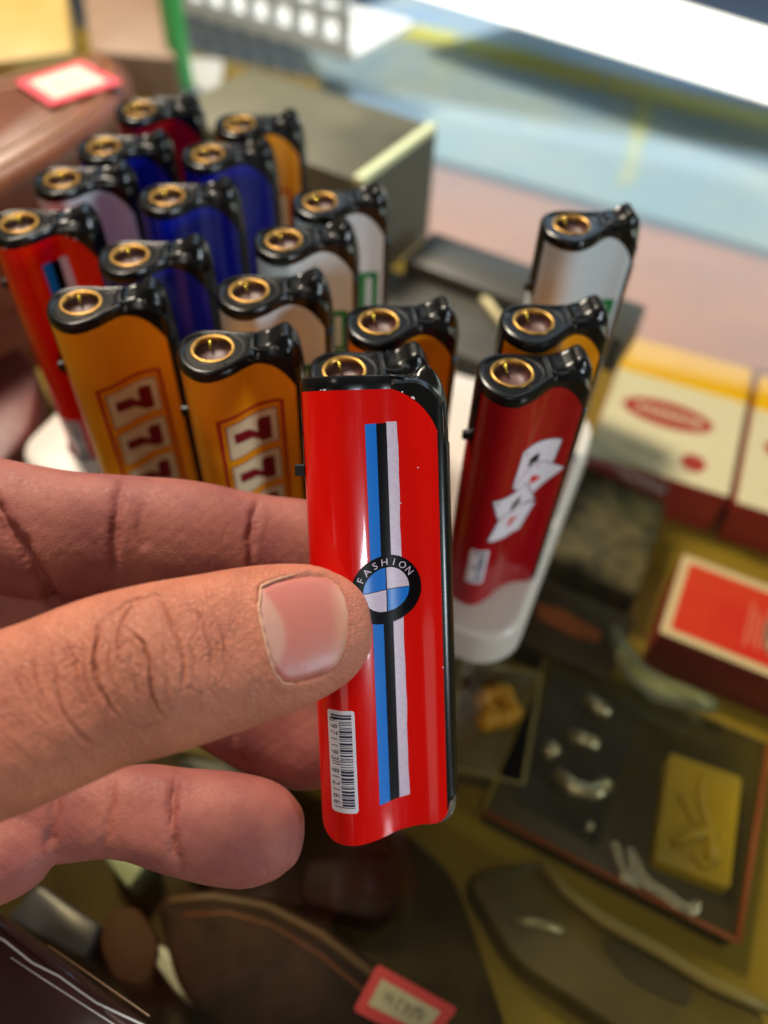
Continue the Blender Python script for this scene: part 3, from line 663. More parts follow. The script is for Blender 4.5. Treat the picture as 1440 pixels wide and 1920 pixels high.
    # nail plate
    def hit(px, py):
        dr = FWD + CX * ((px - 720) / F_PX) + CY * (-(py - 960) / F_PX); dr /= np.linalg.norm(dr); h = bv.ray_cast(Vector(CAM), Vector(dr)); return np.array(h[0]), np.array(h[1])
    cen = np.array((572., 1178.)); nv = []; nf_ = []; col = []; NR, NA = 16, 72; cum = np.vstack([NP, NP[:1]])
    L = np.r_[0, np.cumsum(np.linalg.norm(np.diff(cum, axis=0), axis=1))]
    bd = np.array([[np.interp(s_, L, cum[:, k]) for k in (0, 1)] for s_ in np.linspace(0, L[-1], NA, endpoint=False)])
    bd = (np.roll(bd, 1, 0) + bd * 2 + np.roll(bd, -1, 0)) / 4
    for i in range(NR + 1):
        f = i / NR; rad = f ** .8
        for q in range(NA):
            p = cen + (bd[q] - cen) * rad * 1.012; h, nn = hit(*p)
            if nn @ FWD > 0: nn = -nn
            off = -.02 - .38 * max(0, (rad - .9) / .1) ** 2 * (1 if p[0] < 610 else .35)
            nv.append(h + nn * off)
            lun = 1 / (1 + math.exp((p[0] - (534 + 5 * math.sin((p[1] - 1178) / 60) - ((p[1] - 1190) / 62) ** 2 * 22)) / 2.6)); tip = 1 / (1 + math.exp(-(p[0] - 626 - (1 - abs(p[1] - 1165) / 90) * 6) / 5)); col.append((lun, tip))
    for i in range(NR):
        for q in range(NA): j = (q + 1) % NA; nf_.append((i * NA + q, i * NA + j, (i + 1) * NA + j, (i + 1) * NA + q))
    cut = []
    for q in np.linspace(0, 1, 40):
        L2 = np.array([(560, 1076), (520, 1086), (489, 1099), (484, 1140), (490, 1172), (498, 1208), (507, 1241), (517, 1264), (530, 1281), (556, 1283)], float); l2 = np.r_[0, np.cumsum(np.linalg.norm(np.diff(L2, axis=0), axis=1))]; p = [np.interp(q * l2[-1], l2, L2[:, k]) for k in (0, 1)]
        h, nn = hit(p[0] + rs.normal(0, .7), p[1]); nn = -nn if nn @ FWD > 0 else nn; cut.append(h + nn * (.10 + rs.normal(0, .03)))
    cuticle = MB().tube(cut, [.05 + .20 * math.sin(math.pi * i / 39) ** .6 * (1 + .3 * math.sin(i * 1.7)) for i in range(40)], 8).build('cuticle', mat('dry_cuticle', (0.55, 0.29, 0.19), rough=.55, bump=(2500, .5)), None, smooth=True)
    nail = obj('thumb_nail', nv, nf_, None, None, smooth=True)
    for k, nm in ((0, 'lunula'), (1, 'free_edge')):
        at_ = nail.data.attributes.new(nm, 'FLOAT', 'POINT'); at_.data.foreach_set('value', np.array([c[k] for c in col], np.float32))
    hand = bpy.data.objects.new('hand', me); COL.objects.link(hand); nail.parent = hand; cuticle.parent = nail
    tag(hand, 'left hand from the left edge, thumb nail facing up, pinching the red lighter', 'hand'); nail['label'] = 'short pink thumb nail with pale half moon'
    return hand, nail
hand, nail = build_hand()
def attr(nt, nm): a = nt.nodes.new('ShaderNodeAttribute'); a.attribute_name = nm; return a.outputs['Fac']
def mixc(nt, fac, A, B):
    m = nt.nodes.new('ShaderNodeMix'); m.data_type = 'RGBA'
    for sck, v in (('A', A), ('B', B)):
        if isinstance(v, tuple): m.inputs[sck].default_value = (*v, 1)
        else: nt.links.new(v, m.inputs[sck])
    if isinstance(fac, float): m.inputs['Factor'].default_value = fac
    else: nt.links.new(fac, m.inputs['Factor'])
    return m.outputs['Result']
def mul(nt, a, k):
    m = nt.nodes.new('ShaderNodeMath'); m.operation = 'MULTIPLY'; nt.links.new(a, m.inputs[0])
    if isinstance(k, float): m.inputs[1].default_value = k
    else: nt.links.new(k, m.inputs[1])
    return m.outputs[0]
def skin():
    m = bpy.data.materials.new('skin'); m.use_nodes = True; nt = m.node_tree; b = nt.nodes['Principled BSDF']; tc = nt.nodes.new('ShaderNodeTexCoord')
    def noise(s, d=4):
        n = nt.nodes.new('ShaderNodeTexNoise'); n.inputs['Scale'].default_value = s; n.inputs['Detail'].default_value = d; nt.links.new(tc.outputs['Object'], n.inputs['Vector']); return n.outputs['Fac']
    def rng(v, a, c, lo=0., hi=1.):
        r = nt.nodes.new('ShaderNodeMapRange'); r.inputs['From Min'].default_value = a; r.inputs['From Max'].default_value = c; r.inputs['To Min'].default_value = lo; r.inputs['To Max'].default_value = hi; nt.links.new(v, r.inputs['Value']); return r.outputs['Result']
    c = mixc(nt, rng(noise(160), .35, .7), (0.44, 0.148, 0.084), (0.345, 0.108, 0.062))
    c = mixc(nt, mul(nt, attr(nt, 'tip'), .55), c, (0.45, 0.155, 0.105))
    c = mixc(nt, mul(nt, attr(nt, 'knuckle'), .35), c, (0.29, 0.115, 0.065))
    pal = mixc(nt, rng(noise(110, 3), .38, .66), (0.285, 0.092, 0.068), (0.215, 0.058, 0.052))
    c = mixc(nt, attr(nt, 'palm_side'), c, pal)
    c = mixc(nt, rng(noise(800, 3), .55, .75, 0, .40), c, (0.27, 0.085, 0.055))
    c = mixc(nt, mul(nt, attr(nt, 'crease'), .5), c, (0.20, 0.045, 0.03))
    nt.links.new(c, b.inputs['Base Color'])
    b.inputs['Subsurface Weight'].default_value = .14; b.inputs['Subsurface Radius'].default_value = (1, .35, .2); b.inputs['Subsurface Scale'].default_value = .0022
    b.inputs['Roughness'].default_value = .42; b.inputs['Specular IOR Level'].default_value = .42
    vo = nt.nodes.new('ShaderNodeTexVoronoi'); vo.feature = 'DISTANCE_TO_EDGE'; vo.inputs['Scale'].default_value = 1250; vo.inputs['Randomness'].default_value = 1
    nw = nt.nodes.new('ShaderNodeTexNoise'); nw.inputs['Scale'].default_value = 900; nt.links.new(tc.outputs['Object'], nw.inputs['Vector'])
    ad = nt.nodes.new('ShaderNodeVectorMath'); ad.operation = 'MULTIPLY_ADD'; ad.inputs[1].default_value = (.0007,) * 3; nt.links.new(nw.outputs['Color'], ad.inputs[0]); nt.links.new(tc.outputs['Object'], ad.inputs[2]); nt.links.new(ad.outputs[0], vo.inputs['Vector'])
    h = nt.nodes.new('ShaderNodeMath'); h.operation = 'ADD'; nt.links.new(rng(vo.outputs['Distance'], 0, .18), h.inputs[0]); nt.links.new(mul(nt, noise(2600, 3), .9), h.inputs[1])
    bp = nt.nodes.new('ShaderNodeBump'); bp.inputs['Distance'].default_value = .00016; nt.links.new(rng(attr(nt, 'palm_side'), 0, 1, .60, .16), bp.inputs['Strength']); nt.links.new(h.outputs[0], bp.inputs['Height']); nt.links.new(bp.outputs[0], b.inputs['Normal'])
    ro = nt.nodes.new('ShaderNodeMath'); ro.operation = 'ADD'; nt.links.new(rng(noise(1400, 2), .3, .7, .46, .66), ro.inputs[0]); nt.links.new(mul(nt, attr(nt, 'palm_side'), .12), ro.inputs[1]); nt.links.new(ro.outputs[0], b.inputs['Roughness'])
    return m
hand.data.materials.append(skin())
nm = mat('nail', (0.55, 0.20, 0.17), rough=.40, coat=.0, bump=(500, .12)); nt = nm.node_tree; b = nt.nodes['Principled BSDF']
cc = mixc(nt, mul(nt, attr(nt, 'lunula'), .8), (0.42, 0.14, 0.115), (0.46, 0.27, 0.22)); cc = mixc(nt, mul(nt, attr(nt, 'free_edge'), .7), cc, (0.50, 0.26, 0.17)); nt.links.new(cc, b.inputs['Base Color'])
b.inputs['Subsurface Weight'].default_value = .25; b.inputs['Subsurface Scale'].default_value = .001
nail.data.materials.append(nm)

# ------------------------------------------------------------------ goods under and on the glass
def foot4(corners, z): return [at(px, py, z)[:2] for px, py in corners]
def ccw(P):
    P = [np.array(p) for p in P]; a = sum(P[i][0] * P[(i + 1) % len(P)][1] - P[(i + 1) % len(P)][0] * P[i][1] for i in range(len(P))); return P if a > 0 else P[::-1]
def rounded(P, r, n=5):
    P = ccw(P); out = []
    for i in range(len(P)):
        a = P[i - 1] - P[i]; b = P[(i + 1) % len(P)] - P[i]; la, lb = np.linalg.norm(a), np.linalg.norm(b); q = min(r, la * .45, lb * .45); A = P[i] + a / la * q; B = P[i] + b / lb * q
        for k in range(n + 1): t = k / n; out.append((1 - t) ** 2 * A + 2 * t * (1 - t) * P[i] + t * t * B)
    return out
def slab(name, corners, z1, z0, m, r=2.0, bev=.6, parent=None): return MB().prism(rounded(foot4(corners, z1), r), z0, z1, bev).build(name, m, parent, auto=.5)
def sheet(name, corners, z, m, parent=None, th=.15, r=0):
    P = foot4(corners, z); P = rounded(P, r) if r else ccw(P); return MB().prism(P, z - th, z).build(name, m, parent)
SH = -60.0
M_ = lambda n, c, **k: mat(n, c, **k)
GOLD = M_('gold_card', (0.44, 0.31, 0.015), rough=.4, bump=(90, .5), mott=(60, .7, (0.28, 0.19, 0.01)))
PWHITE = M_('pack_card', (0.78, 0.75, 0.68), rough=.4, mott=(14, .4, (0.70, 0.70, 0.62)))
PRED = M_('pack_red', (0.42, 0.035, 0.03), rough=.4)
CREAM = M_('cream_card', (0.66, 0.54, 0.40), rough=.45)
LEATHER = M_('brown_leather', (0.13, 0.035, 0.014), rough=.42, bump=(420, .7, 6), mott=(45, .8, (0.22, 0.07, 0.025)))
LEATHER_D = M_('dark_leather', (0.016, 0.007, 0.005), rough=.65, spec=.2, bump=(260, 1.0, 6), mott=(70, .9, (0.042, 0.018, 0.010)))
THREAD = M_('waxed_thread', (0.42, 0.30, 0.20), rough=.6)
SILVER = M_('chrome', (0.52, 0.49, 0.38), rough=.38, metal=1.0, bump=(220, .3))
CHROME = M_('bright_chrome', (0.72, 0.70, 0.62), rough=.2, metal=1.0)
PLCLEAR = clear_mat('clear_plastic', (0.90, 0.93, 0.90), .06, 1.5)
OLIVE = M_('olive_box', (0.075, 0.06, 0.010), rough=.4, mott=(30, .9, (0.035, 0.028, 0.007)))
DARKBOX = M_('dark_box', (0.025, 0.024, 0.02), rough=.45, mott=(22, .8, (0.05, 0.05, 0.04)))
ORNG = M_('orange_print', (0.30, 0.07, 0.012), rough=.5)
TAGR = M_('tag_red', (0.75, 0.07, 0.10), rough=.55); TAGW = M_('tag_paper', (0.66, 0.62, 0.50), rough=.7, mott=(70, .6, (0.56, 0.52, 0.42)))

def cigarette_pack(bl, label):
    t = empty('cigarette_pack', (*bl, SH)); t.rotation_euler[2] = math.radians(-21); tag(t, label, 'pack', 'white cigarette packs under the glass')
    Wp, Hp, Tp = 56.0, 83.0, 22.0
    MB().prism(rrect(0, Wp, 0, Hp, 1.0, 3), 0, Tp - .2, .4).build('box', PRED, t, auto=.5)
    MB().prism(rrect(.3, Wp - .3, .3, Hp * .70, .6, 3), Tp - .25, Tp, 0).build('front_panel', PWHITE, t)
    MB().prism(rrect(.3, Wp - .3, Hp * .70, Hp - .3, .6, 3), Tp - .25, Tp, 0).build('gold_band', M_('gold_band_print', (0.85, 0.52, 0.0), rough=.6, spec=.1, mott=(40, .6, (0.75, 0.42, 0.0))), t)
    el = lambda a, b, n=36: [np.array((Wp * .46 + a * math.cos(q), Hp * .44 + b * math.sin(q))) for q in np.linspace(0, 2 * math.pi, n, endpoint=False)]
    o = MB().prism(el(19, 8.2), Tp - .1, Tp + .08).build('oval_badge', PRED, t)
    m = MB(); rd = random.Random(5)
    for k in range(7):
        x = Wp * .46 - 12.6 + k * 4.0; hh = 2.8 - .25 * abs(k - 3)
        for dx, w_ in ((0, .8), (1.7, .8)): m.box(x + dx, x + dx + w_, Hp * .44 - hh, Hp * .44 + hh, Tp + .08, Tp + .14)
        m.box(x + .8, x + 1.7, Hp * .44 + rd.uniform(-1.8, 1.4), Hp * .44 + 2.0, Tp + .08, Tp + .13)
    m.build('badge_marks', PWHITE, o)
    MB().prism([np.array((Wp * .72 + 5 * math.cos(q), Hp * .15 + 5 * math.sin(q))) for q in np.linspace(0, 6.283, 20, endpoint=False)], Tp - .1, Tp + .08).build('round_seal', PRED, t)
    MB().box(Wp * .2, Wp * .55, Hp * .13, Hp * .145, Tp - .1, Tp + .05).build('print_line', INK('faded_grey', (.35, .42, .34)), t)
cigarette_pack((79.5, 224.0), 'white cigarette pack with gold band and red oval under the glass, left of the pair')
_b = np.array((79.5, 224.0)) + E1 * 58.5 - E2 * 1.5; cigarette_pack(tuple(_b), 'white cigarette pack with gold band cut by the right photo edge')

t = empty('red_pack', (*at(1235, 1185, -38)[:2], SH)); t.rotation_euler[2] = math.radians(-24); tag(t, 'red box with cream border lying under the glass by the right edge', 'box')
MB().prism(rrect(0, 62, 0, 37, 1, 3), 0, 21.6, .4).build('box', M_('oxblood_card', (0.20, 0.02, 0.015), rough=.4), t, auto=.5)
MB().prism(rrect(.2, 61.8, .2, 36.8, 1, 3), 21.6, 22.0).build('cream_border', CREAM, t)
MB().prism(rrect(3.2, 59, 3.2, 33.6, .8, 3), 21.9, 22.15).build('red_panel', M_('bright_red_print', (0.62, 0.02, 0.012), rough=.42, mott=(40, .5, (0.66, 0.07, 0.012))), t)
o = MB().prism([np.array((36 + 4.5 * math.cos(q), 17 + 9.5 * math.sin(q))) for q in np.linspace(0, 6.283, 24, endpoint=False)], 22.1, 22.25).build('oval_badge', M_('grey_badge', (0.25, 0.16, 0.13)), t)
m = MB()
for k, (x, y) in enumerate(((34, 11), (36.5, 14), (34.4, 18), (36.8, 21))): m.box(x, x + 2.2, y, y + 2.6, 22.25, 22.32)
m.build('badge_marks', CREAM, o)
m = MB()
for k in range(5): m.box(26 + k * 1.9, 27 + k * 1.9, 8 + (k % 2) * 2, 27 - (k % 3) * 2.5, 22.15, 22.22)
m.build('faded_print', M_('faded_pink_print', (0.66, 0.16, 0.12), rough=.5), t)

def camo():
    m = M_('dark_mottled_print', (0.016, 0.018, 0.010), rough=.5, mott=(150, 1.0, (0.13, 0.11, 0.06))); return m
t = slab('dark_patterned_box', [(1048, 850), (1250, 945), (1195, 1120), (1000, 1030)], -44, SH, camo(), 1.5); tag(t, 'dark box with mottled print lying below the white packs', 'box')
t = slab('clear_box_lid', [(1085, 800), (1262, 905), (1235, 975), (1062, 880)], -37, -44, PLCLEAR, 1.5); tag(t, 'clear grey plastic lid on the dark mottled box', 'lid')
t = slab('brown_printed_box', [(985, 1070), (1195, 1160), (1140, 1275), (930, 1180)], -46, SH, M_('brown_print', (0.05, 0.028, 0.010), rough=.5, mott=(90, .9, (0.02, 0.02, 0.008))), 1.5)
E_ = [(1005, 1130), (1050, 1140), (1095, 1165), (1130, 1185), (1120, 1205), (1070, 1190), (1010, 1160)]
sheet('orange_lettering', E_, -45.8, ORNG, t, .3); tag(t, 'low dark brown box with an orange printed patch right of the tray', 'box')
t = MB().tube([at(*p, -44) for p in ((1150, 1180), (1168, 1225), (1195, 1262), (1235, 1290), (1290, 1308), (1340, 1325))], [2.6, 3.2, 3.8, 4.2, 3.6, 2.4], 14).build('glass_tube', M_('pale_glass', (0.75, 0.92, 0.80), rough=.12, trans=.85, bump=(80, .3)), None, smooth=True)
tag(t, 'bent pale green glass tube lying beside the red box', 'tube')

# dark display box with clear blister, chrome lighter parts and a gold plate
t = empty('display_box', (*at(1180, 1500, SH)[:2], SH)); tag(t, 'large dark olive gift box with clear window and orange edge, lower right under glass', 'box')
def ch(o): o.parent = t; o.matrix_parent_inverse = Matrix.Translation(-t.location); return o
BC = [(1030, 1215), (1445, 1395), (1385, 1765), (905, 1520)]
ch(slab('box_body', BC, -50, SH + .05, OLIVE, 2)); q = foot4(BC, -49)
for i, (a, b_) in enumerate(((0, 1), (1, 2), (2, 3), (3, 0))):
    ch(MB().tube([(*q[a], -49.6), (*q[b_], -49.6)], .9 if i in (1, 2) else .6, 6).build('edge_trim', ORNG if i in (1, 2) else M_('dull_gold_edge', (0.25, 0.18, 0.03)), None, smooth=True))
ch(sheet('inner_card', [(1040, 1260), (1200, 1330), (1120, 1590), (960, 1500)], -49.7, DARKBOX, None, .3))
t2 = slab('gold_plate', [(1256, 1408), (1394, 1456), (1371, 1668), (1224, 1612)], -44, -50, GOLD, 2, 1.0); tag(t2, 'gold coloured embossed plate in the dark olive gift box', 'plate')
m = MB()
for pts, r in (([(1320, 1450), (1315, 1500), (1335, 1560), (1330, 1620)], 1.6), ([(1260, 1585), (1300, 1565), (1345, 1560)], 1.4), ([(1275, 1490), (1290, 1510), (1300, 1540)], 1.2), ([(1300, 1600), (1318, 1625), (1345, 1610), (1340, 1580)], 1.2)): m.tube([at(*p, -43.6) for p in pts], r, 8)
e = m.build('embossing', GOLD, t2, smooth=True)
for lab, pts, r in (('curved chrome bar at the top of the dark gift box', [(1095, 1310), (1120, 1325), (1140, 1340)], 2.6), ('chrome bar in the middle of the dark gift box', [(1065, 1378), (1095, 1388), (1120, 1398)], 2.4),
                    ('round chrome knob at the left of the dark gift box', [(1020, 1400), (1032, 1408), (1040, 1418)], 3.0), ('long bent chrome bar low in the dark gift box', [(1040, 1450), (1075, 1478), (1110, 1488), (1140, 1470)], 2.8),
                    ('small chrome stud near the chain in the gift box', [(1098, 1548), (1104, 1552), (1108, 1556)], 1.8)):
    o = MB().tube([at(*p, -48) for p in pts], r, 12).build('chrome_fitting', SILVER, None, smooth=True); tag(o, lab, 'fitting', 'chrome fittings in the gift box')
t = empty('chain', (*at(1200, 1640, -50)[:2], -50)); tag(t, 'short silver chain lying across the front of the gift box', 'chain')
cpts = [(1150, 1585), (1158, 1605), (1164, 1625), (1172, 1645), (1190, 1655), (1182, 1600), (1196, 1622), (1206, 1645), (1222, 1662), (1240, 1672), (1258, 1684), (1276, 1698), (1296, 1708), (1306, 1698)]
cw = np.array(cpts, float); cl = np.r_[0, np.cumsum(np.linalg.norm(np.diff(cw, axis=0), axis=1))]; NLK = 34
ring = [(1.9 * math.cos(q), 1.15 * math.sin(q), 0) for q in np.linspace(0, 6.283, 13)]
for i in range(NLK):
    u_ = (i + .5) / NLK * cl[-1]; p = [np.interp(u_, cl, cw[:, k]) for k in (0, 1)]; p2 = [np.interp(u_ + 2, cl, cw[:, k]) for k in (0, 1)]
    c = at(*p, -48.3); d2 = at(*p2, -48.3) - c; a = math.atan2(d2[1], d2[0]); tl = .25 if i % 2 else 1.2
    pp = [(x * math.cos(a) - y * math.cos(tl) * math.sin(a), x * math.sin(a) + y * math.cos(tl) * math.cos(a), y * math.sin(tl)) for x, y, z in ring]
    o = MB().tube(pp, .42, 6).build('link', CHROME, t, smooth=True); o.location = [(c[k] - (t.location[k] / MM)) * MM for k in range(3)]
t = slab('ornament_card', [(870, 1235), (1020, 1260), (985, 1475), (835, 1440)], -50, SH, M_('olive_card', (0.12, 0.10, 0.03), rough=.4, mott=(50, .7, (0.2, 0.16, 0.07))), 2); tag(t, 'small olive card with gold ornament beside the tray corner', 'card')
m = MB(); rd = random.Random(9)
for k in range(11):
    a = k * .57; c = at(932 + 34 * math.cos(a) * rd.uniform(.4, 1.1), 1325 + 42 * math.sin(a) * rd.uniform(.4, 1.1), -48); m.lathe(c[:2], [(.05, -45.4 + rd.random()), (2.0, -45.9), (3.2, -47.6), (3.4, -50)], 12)
m.build('gold_ornament', M_('gold_leaf', (0.60, 0.30, 0.015), rough=.35, bump=(300, .6)), t, smooth=True)
m = MB(); q = [at(*p, -47) for p in ((866, 1240), (1014, 1265), (980, 1470), (838, 1436), (866, 1240))]; m.tube(q, .8, 8); m.build('clear_frame', M_('frosted_rim', (.30, .27, .13), rough=.15, coat=.4), t)
# folding knife, khaki with pale spine
t = empty('folding_knife', (*at(1150, 1760, SH)[:2], SH)); tag(t, 'khaki folding knife with pale curved spine lying at the lower right', 'knife')
def ch(o): o.parent = t; o.matrix_parent_inverse = Matrix.Translation(-t.location); return o
ch(MB().prism(rounded(foot4([(870, 1640), (1010, 1610), (1100, 1705), (1230, 1790), (1440, 1890), (1440, 2000), (1200, 1960), (960, 1800)], -48), 5), SH + .05, -48, 2).build('handle', M_('khaki_grip', (0.07, 0.055, 0.012), rough=.45, mott=(30, .9, (0.15, 0.115, 0.022)), bump=(120, .6)), None, auto=.5))
ch(MB().tube([at(*p, -46.5) for p in ((1012, 1612), (1060, 1672), (1130, 1725), (1230, 1780), (1330, 1842), (1450, 1895))], [1.2, 1.6, 2, 2, 1.9, 1.8], 10).build('spine', M_('pale_spine', (0.24, 0.19, 0.06), rough=.4), None, smooth=True))
ch(MB().tube([at(*p, -47.5) for p in ((960, 1725), (1000, 1730), (1055, 1745))], 1.5, 8).build('clip', M_('dull_steel', (0.35, 0.32, 0.2), rough=.4, metal=.6), None, smooth=True))
ch(MB().prism(rounded(foot4([(1120, 1760), (1170, 1765), (1300, 1850), (1290, 1890), (1180, 1840)], -47.6), 4), -48.5, -47.4, .3).build('grip_inlay', M_('dark_inlay', (0.05, 0.04, 0.012), rough=.5), None))

t = slab('dark_cloth', [(-420, 1330), (330, 1400), (560, 1480), (760, 1560), (850, 1640), (900, 1780), (960, 1960), (900, 2150), (-420, 2150)], -58.6, SH, M_('dark_brown_cloth', (0.030, 0.020, 0.008), rough=.85, spec=.15, mott=(45, .9, (0.075, 0.055, 0.018)), bump=(200, 1.0)), 6, .5); tag(t, 'dark brown cloth lying on the shelf below the hand', 'cloth')
# leather sheath with stitched edge and price tag (bottom)
def price_tag(px4, z, label, tilt=0):
    t = empty('price_tag', (*np.mean(foot4(px4, z), 0), z)); tag(t, label, 'price tag')
    P = foot4(px4, z); c = np.mean(P, 0); P = ccw(P)
    o1 = MB().prism([p - c for p in rounded(P, 1.2)], 0, .5).build('border', TAGR, t); I = inset(P, min(4.2, np.linalg.norm(P[1] - P[0]) * .13)); MB().prism([p - c for p in I], .45, .62).build('paper', TAGW, t)
    m = MB(); rd = random.Random(int(px4[0][0])); ctr = np.mean(I, 0); ax = I[1] - I[0] if np.linalg.norm(I[1] - I[0]) > np.linalg.norm(I[2] - I[1]) else I[2] - I[1]; ax = ax / np.linalg.norm(ax); ay = np.array((-ax[1], ax[0]))
    for k in range(6):
        p = ctr - c + ax * (k - 2.5) * 1.9; pts = [(*(p + ax * rd.uniform(-.8, .8) + ay * rd.uniform(-2, 2)), .66) for _ in range(4)]; m.tube(pts, .16, 5)
    m.build('pen_marks', INK('ballpoint', (.10, .10, .14)), t)
    return t
def stitched(name, px, z1, z0, m, label, cat, lines, r=6, bev=3, group=None):
    t = empty(name, (*np.mean(foot4(px, z1), 0), z0)); tag(t, label, cat, group); inv = Matrix.Translation(-t.location)
    o = MB().prism(rounded(foot4(px, z1), r, 6), z0 + .02, z1, bev).build('leather_body', m, t, auto=.6); o.matrix_parent_inverse = inv
    for k, (pts, rad, mt) in enumerate(lines):
        P = np.array([at(*p, z1)[:2] for p in pts]); 
        o = MB().tube([(*p, z1 - .1) for p in P], rad, 8).build('welt' if mt is not THREAD else 'stitching', mt, t, smooth=True); o.matrix_parent_inverse = inv
    return t
stitched('leather_sheath', [(290, 1690), (330, 1660), (520, 1680), (640, 1750), (760, 1850), (860, 1935), (800, 2050), (480, 2010), (330, 1850)], -44, -58.5, LEATHER_D, 'dark brown leather sheath with raised edge under the glass at the bottom', 'sheath',
         [([(318, 1690), (400, 1682), (500, 1700), (600, 1752), (700, 1828), (820, 1925)], 1.2, M_('worn_edge', (0.10, 0.055, 0.025), rough=.5)), ([(345, 1715), (430, 1712), (510, 1735), (600, 1790), (690, 1865), (760, 1925)], .4, LEATHER)], 6, 2.5)
price_tag([(708, 1808), (858, 1892), (800, 1965), (662, 1895)], -42.8, 'white price tag with red border on the dark sheath at the bottom')
t = slab('maroon_case', [(565, 1600), (745, 1590), (752, 1695), (700, 1730), (555, 1690)], -46, -58.5, M_('maroon_black', (0.022, 0.007, 0.007), rough=.5, spec=.25, bump=(60, .5)), 4, 2.5); tag(t, 'small glossy maroon case below the held lighter', 'case')
t = slab('tan_strap', [(205, 1700), (260, 1700), (300, 1770), (275, 1850), (215, 1840), (185, 1770)], -45, -58.5, M_('tan_leather', (0.05, 0.02, 0.008), rough=.7, spec=.2, bump=(300, .6)), 3, .8); tag(t, 'tan leather strap end at the lower left under the glass', 'strap')
t = slab('white_oval_tag', [(282, 1762), (310, 1775), (375, 1845), (372, 1878), (335, 1868), (285, 1800)], -47, -58.5, M_('pearl', (0.42, 0.43, 0.38), rough=.4), 5, .8); tag(t, 'white oval disc between the tan strap and the dark sheath', 'disc')
t = slab('black_pack', [(72, 1655), (190, 1735), (160, 1800), (10, 1720)], -44, -58.5, M_('black_blue_pack', (0.018, 0.018, 0.026), rough=.35, mott=(60, 1, (0.07, 0.08, 0.12))), 2, 1); tag(t, 'black box under the glass at the lower left below the hand', 'box')
t = slab('pale_green_pack', [(205, 1575), (290, 1600), (240, 1665), (190, 1600)], -46, -58.5, M_('pale_green', (0.24, 0.28, 0.18), rough=.4), 1.5); tag(t, 'pale green packet below the little finger', 'packet')
t = slab('silver_strip', [(330, 1420), (420, 1430), (560, 1510), (540, 1530), (400, 1460)], -46, -58.5, M_('grey_foil', (0.42, 0.47, 0.48), rough=.3), 1.5); tag(t, 'pale grey foil strip seen between the fingers', 'strip')
t = slab('dark_wallet', [(330, 1450), (620, 1540), (740, 1580), (640, 1700), (420, 1700), (300, 1560)], -48, -58.5, LEATHER_D, 4, 1.5); tag(t, 'dark wallet under the glass below the fingers', 'wallet')
# wrapped pouch lying on the glass, bottom left corner
stitched('wrapped_pouch', [(-60, 1665), (60, 1752), (180, 1845), (310, 1945), (200, 2080), (-160, 1960)], 9, 0, M_('plum_leather', (0.035, 0.014, 0.016), rough=.22, coat=.6, bump=(70, .8, 4), mott=(30, .8, (0.06, 0.025, 0.025))), 'dark plum pouch in clear wrap on the glass, bottom left corner', 'pouch',
         [([(-40, 1735), (10, 1765), (60, 1805), (110, 1830), (180, 1880), (285, 1930)], .22, M_('wrap_edge', (0.6, 0.56, 0.55), rough=.15, coat=.5)), ([(20, 1795), (80, 1835), (150, 1880), (220, 1925)], .16, M_('wrap_edge', (0.6, 0.56, 0.55), rough=.15, coat=.5)), ([(90, 1772), (170, 1828), (280, 1905)], .14, M_('wrap_fold', (0.40, 0.22, 0.12), rough=.3))], 5, 2.2)

# back of the counter, left: stacked leather pouches with tag
for k, (dx, z0, z1, lab) in enumerate(((6, 0, 21, 'lowest of the stacked brown leather pouches left of the tray'), (-3, 21.1, 42, 'middle brown leather pouch of the stack left of the tray'), (0, 42.1, 62, 'topmost brown leather pouch of the stack, price tag on it'))):
    px = [(-260, 190), (60, 125), (190, 88), (238, 112), (246, 150), (205, 215), (120, 275), (0, 345), (-260, 470)]
    P = [at(a, b_, 62)[:2] + np.array((dx, dx * .5)) for a, b_ in px]
    t = empty('leather_pouch', (*np.mean(P, 0), z0)); tag(t, lab, 'pouch', 'stacked leather pouches'); inv = Matrix.Translation(-t.location)
    o = MB().prism(rounded(P, 14, 7), z0, z1, 5).build('leather_body', LEATHER, t, auto=.6); o.matrix_parent_inverse = inv
    I = inset(ccw(rounded(P, 14, 7)), 7.0); I2 = inset(ccw(rounded(P, 14, 7)), 14.0)
    o = MB().tube([(*p, z1) for p in I] + [(*I[0], z1)], 1.1, 8).build('welt', M_('polished_edge', (0.30, 0.12, 0.05), rough=.3), t, smooth=True); o.matrix_parent_inverse = inv
    o = MB().tube([(*p, z1) for p in I2] + [(*I2[0], z1)], .8, 8).build('stitching', THREAD if k == 3 else M_('tan_edge', (0.34, 0.17, 0.08), rough=.4), t, smooth=True); o.matrix_parent_inverse = inv
price_tag([(28, 155), (152, 116), (230, 156), (96, 201)], 63.4, 'white price tag with pink border on the topmost leather pouch')
t = slab('red_case', [(-160, 690), (30, 640), (75, 700), (60, 800), (0, 880), (-160, 920)], 12, 0, M_('red_brown_leather', (0.13, 0.010, 0.005), rough=.5, mott=(40, .9, (0.05, 0.012, 0.006)), bump=(200, .6)), 5, 2); tag(t, 'red brown leather case on the glass beside the left end of the tray', 'case')
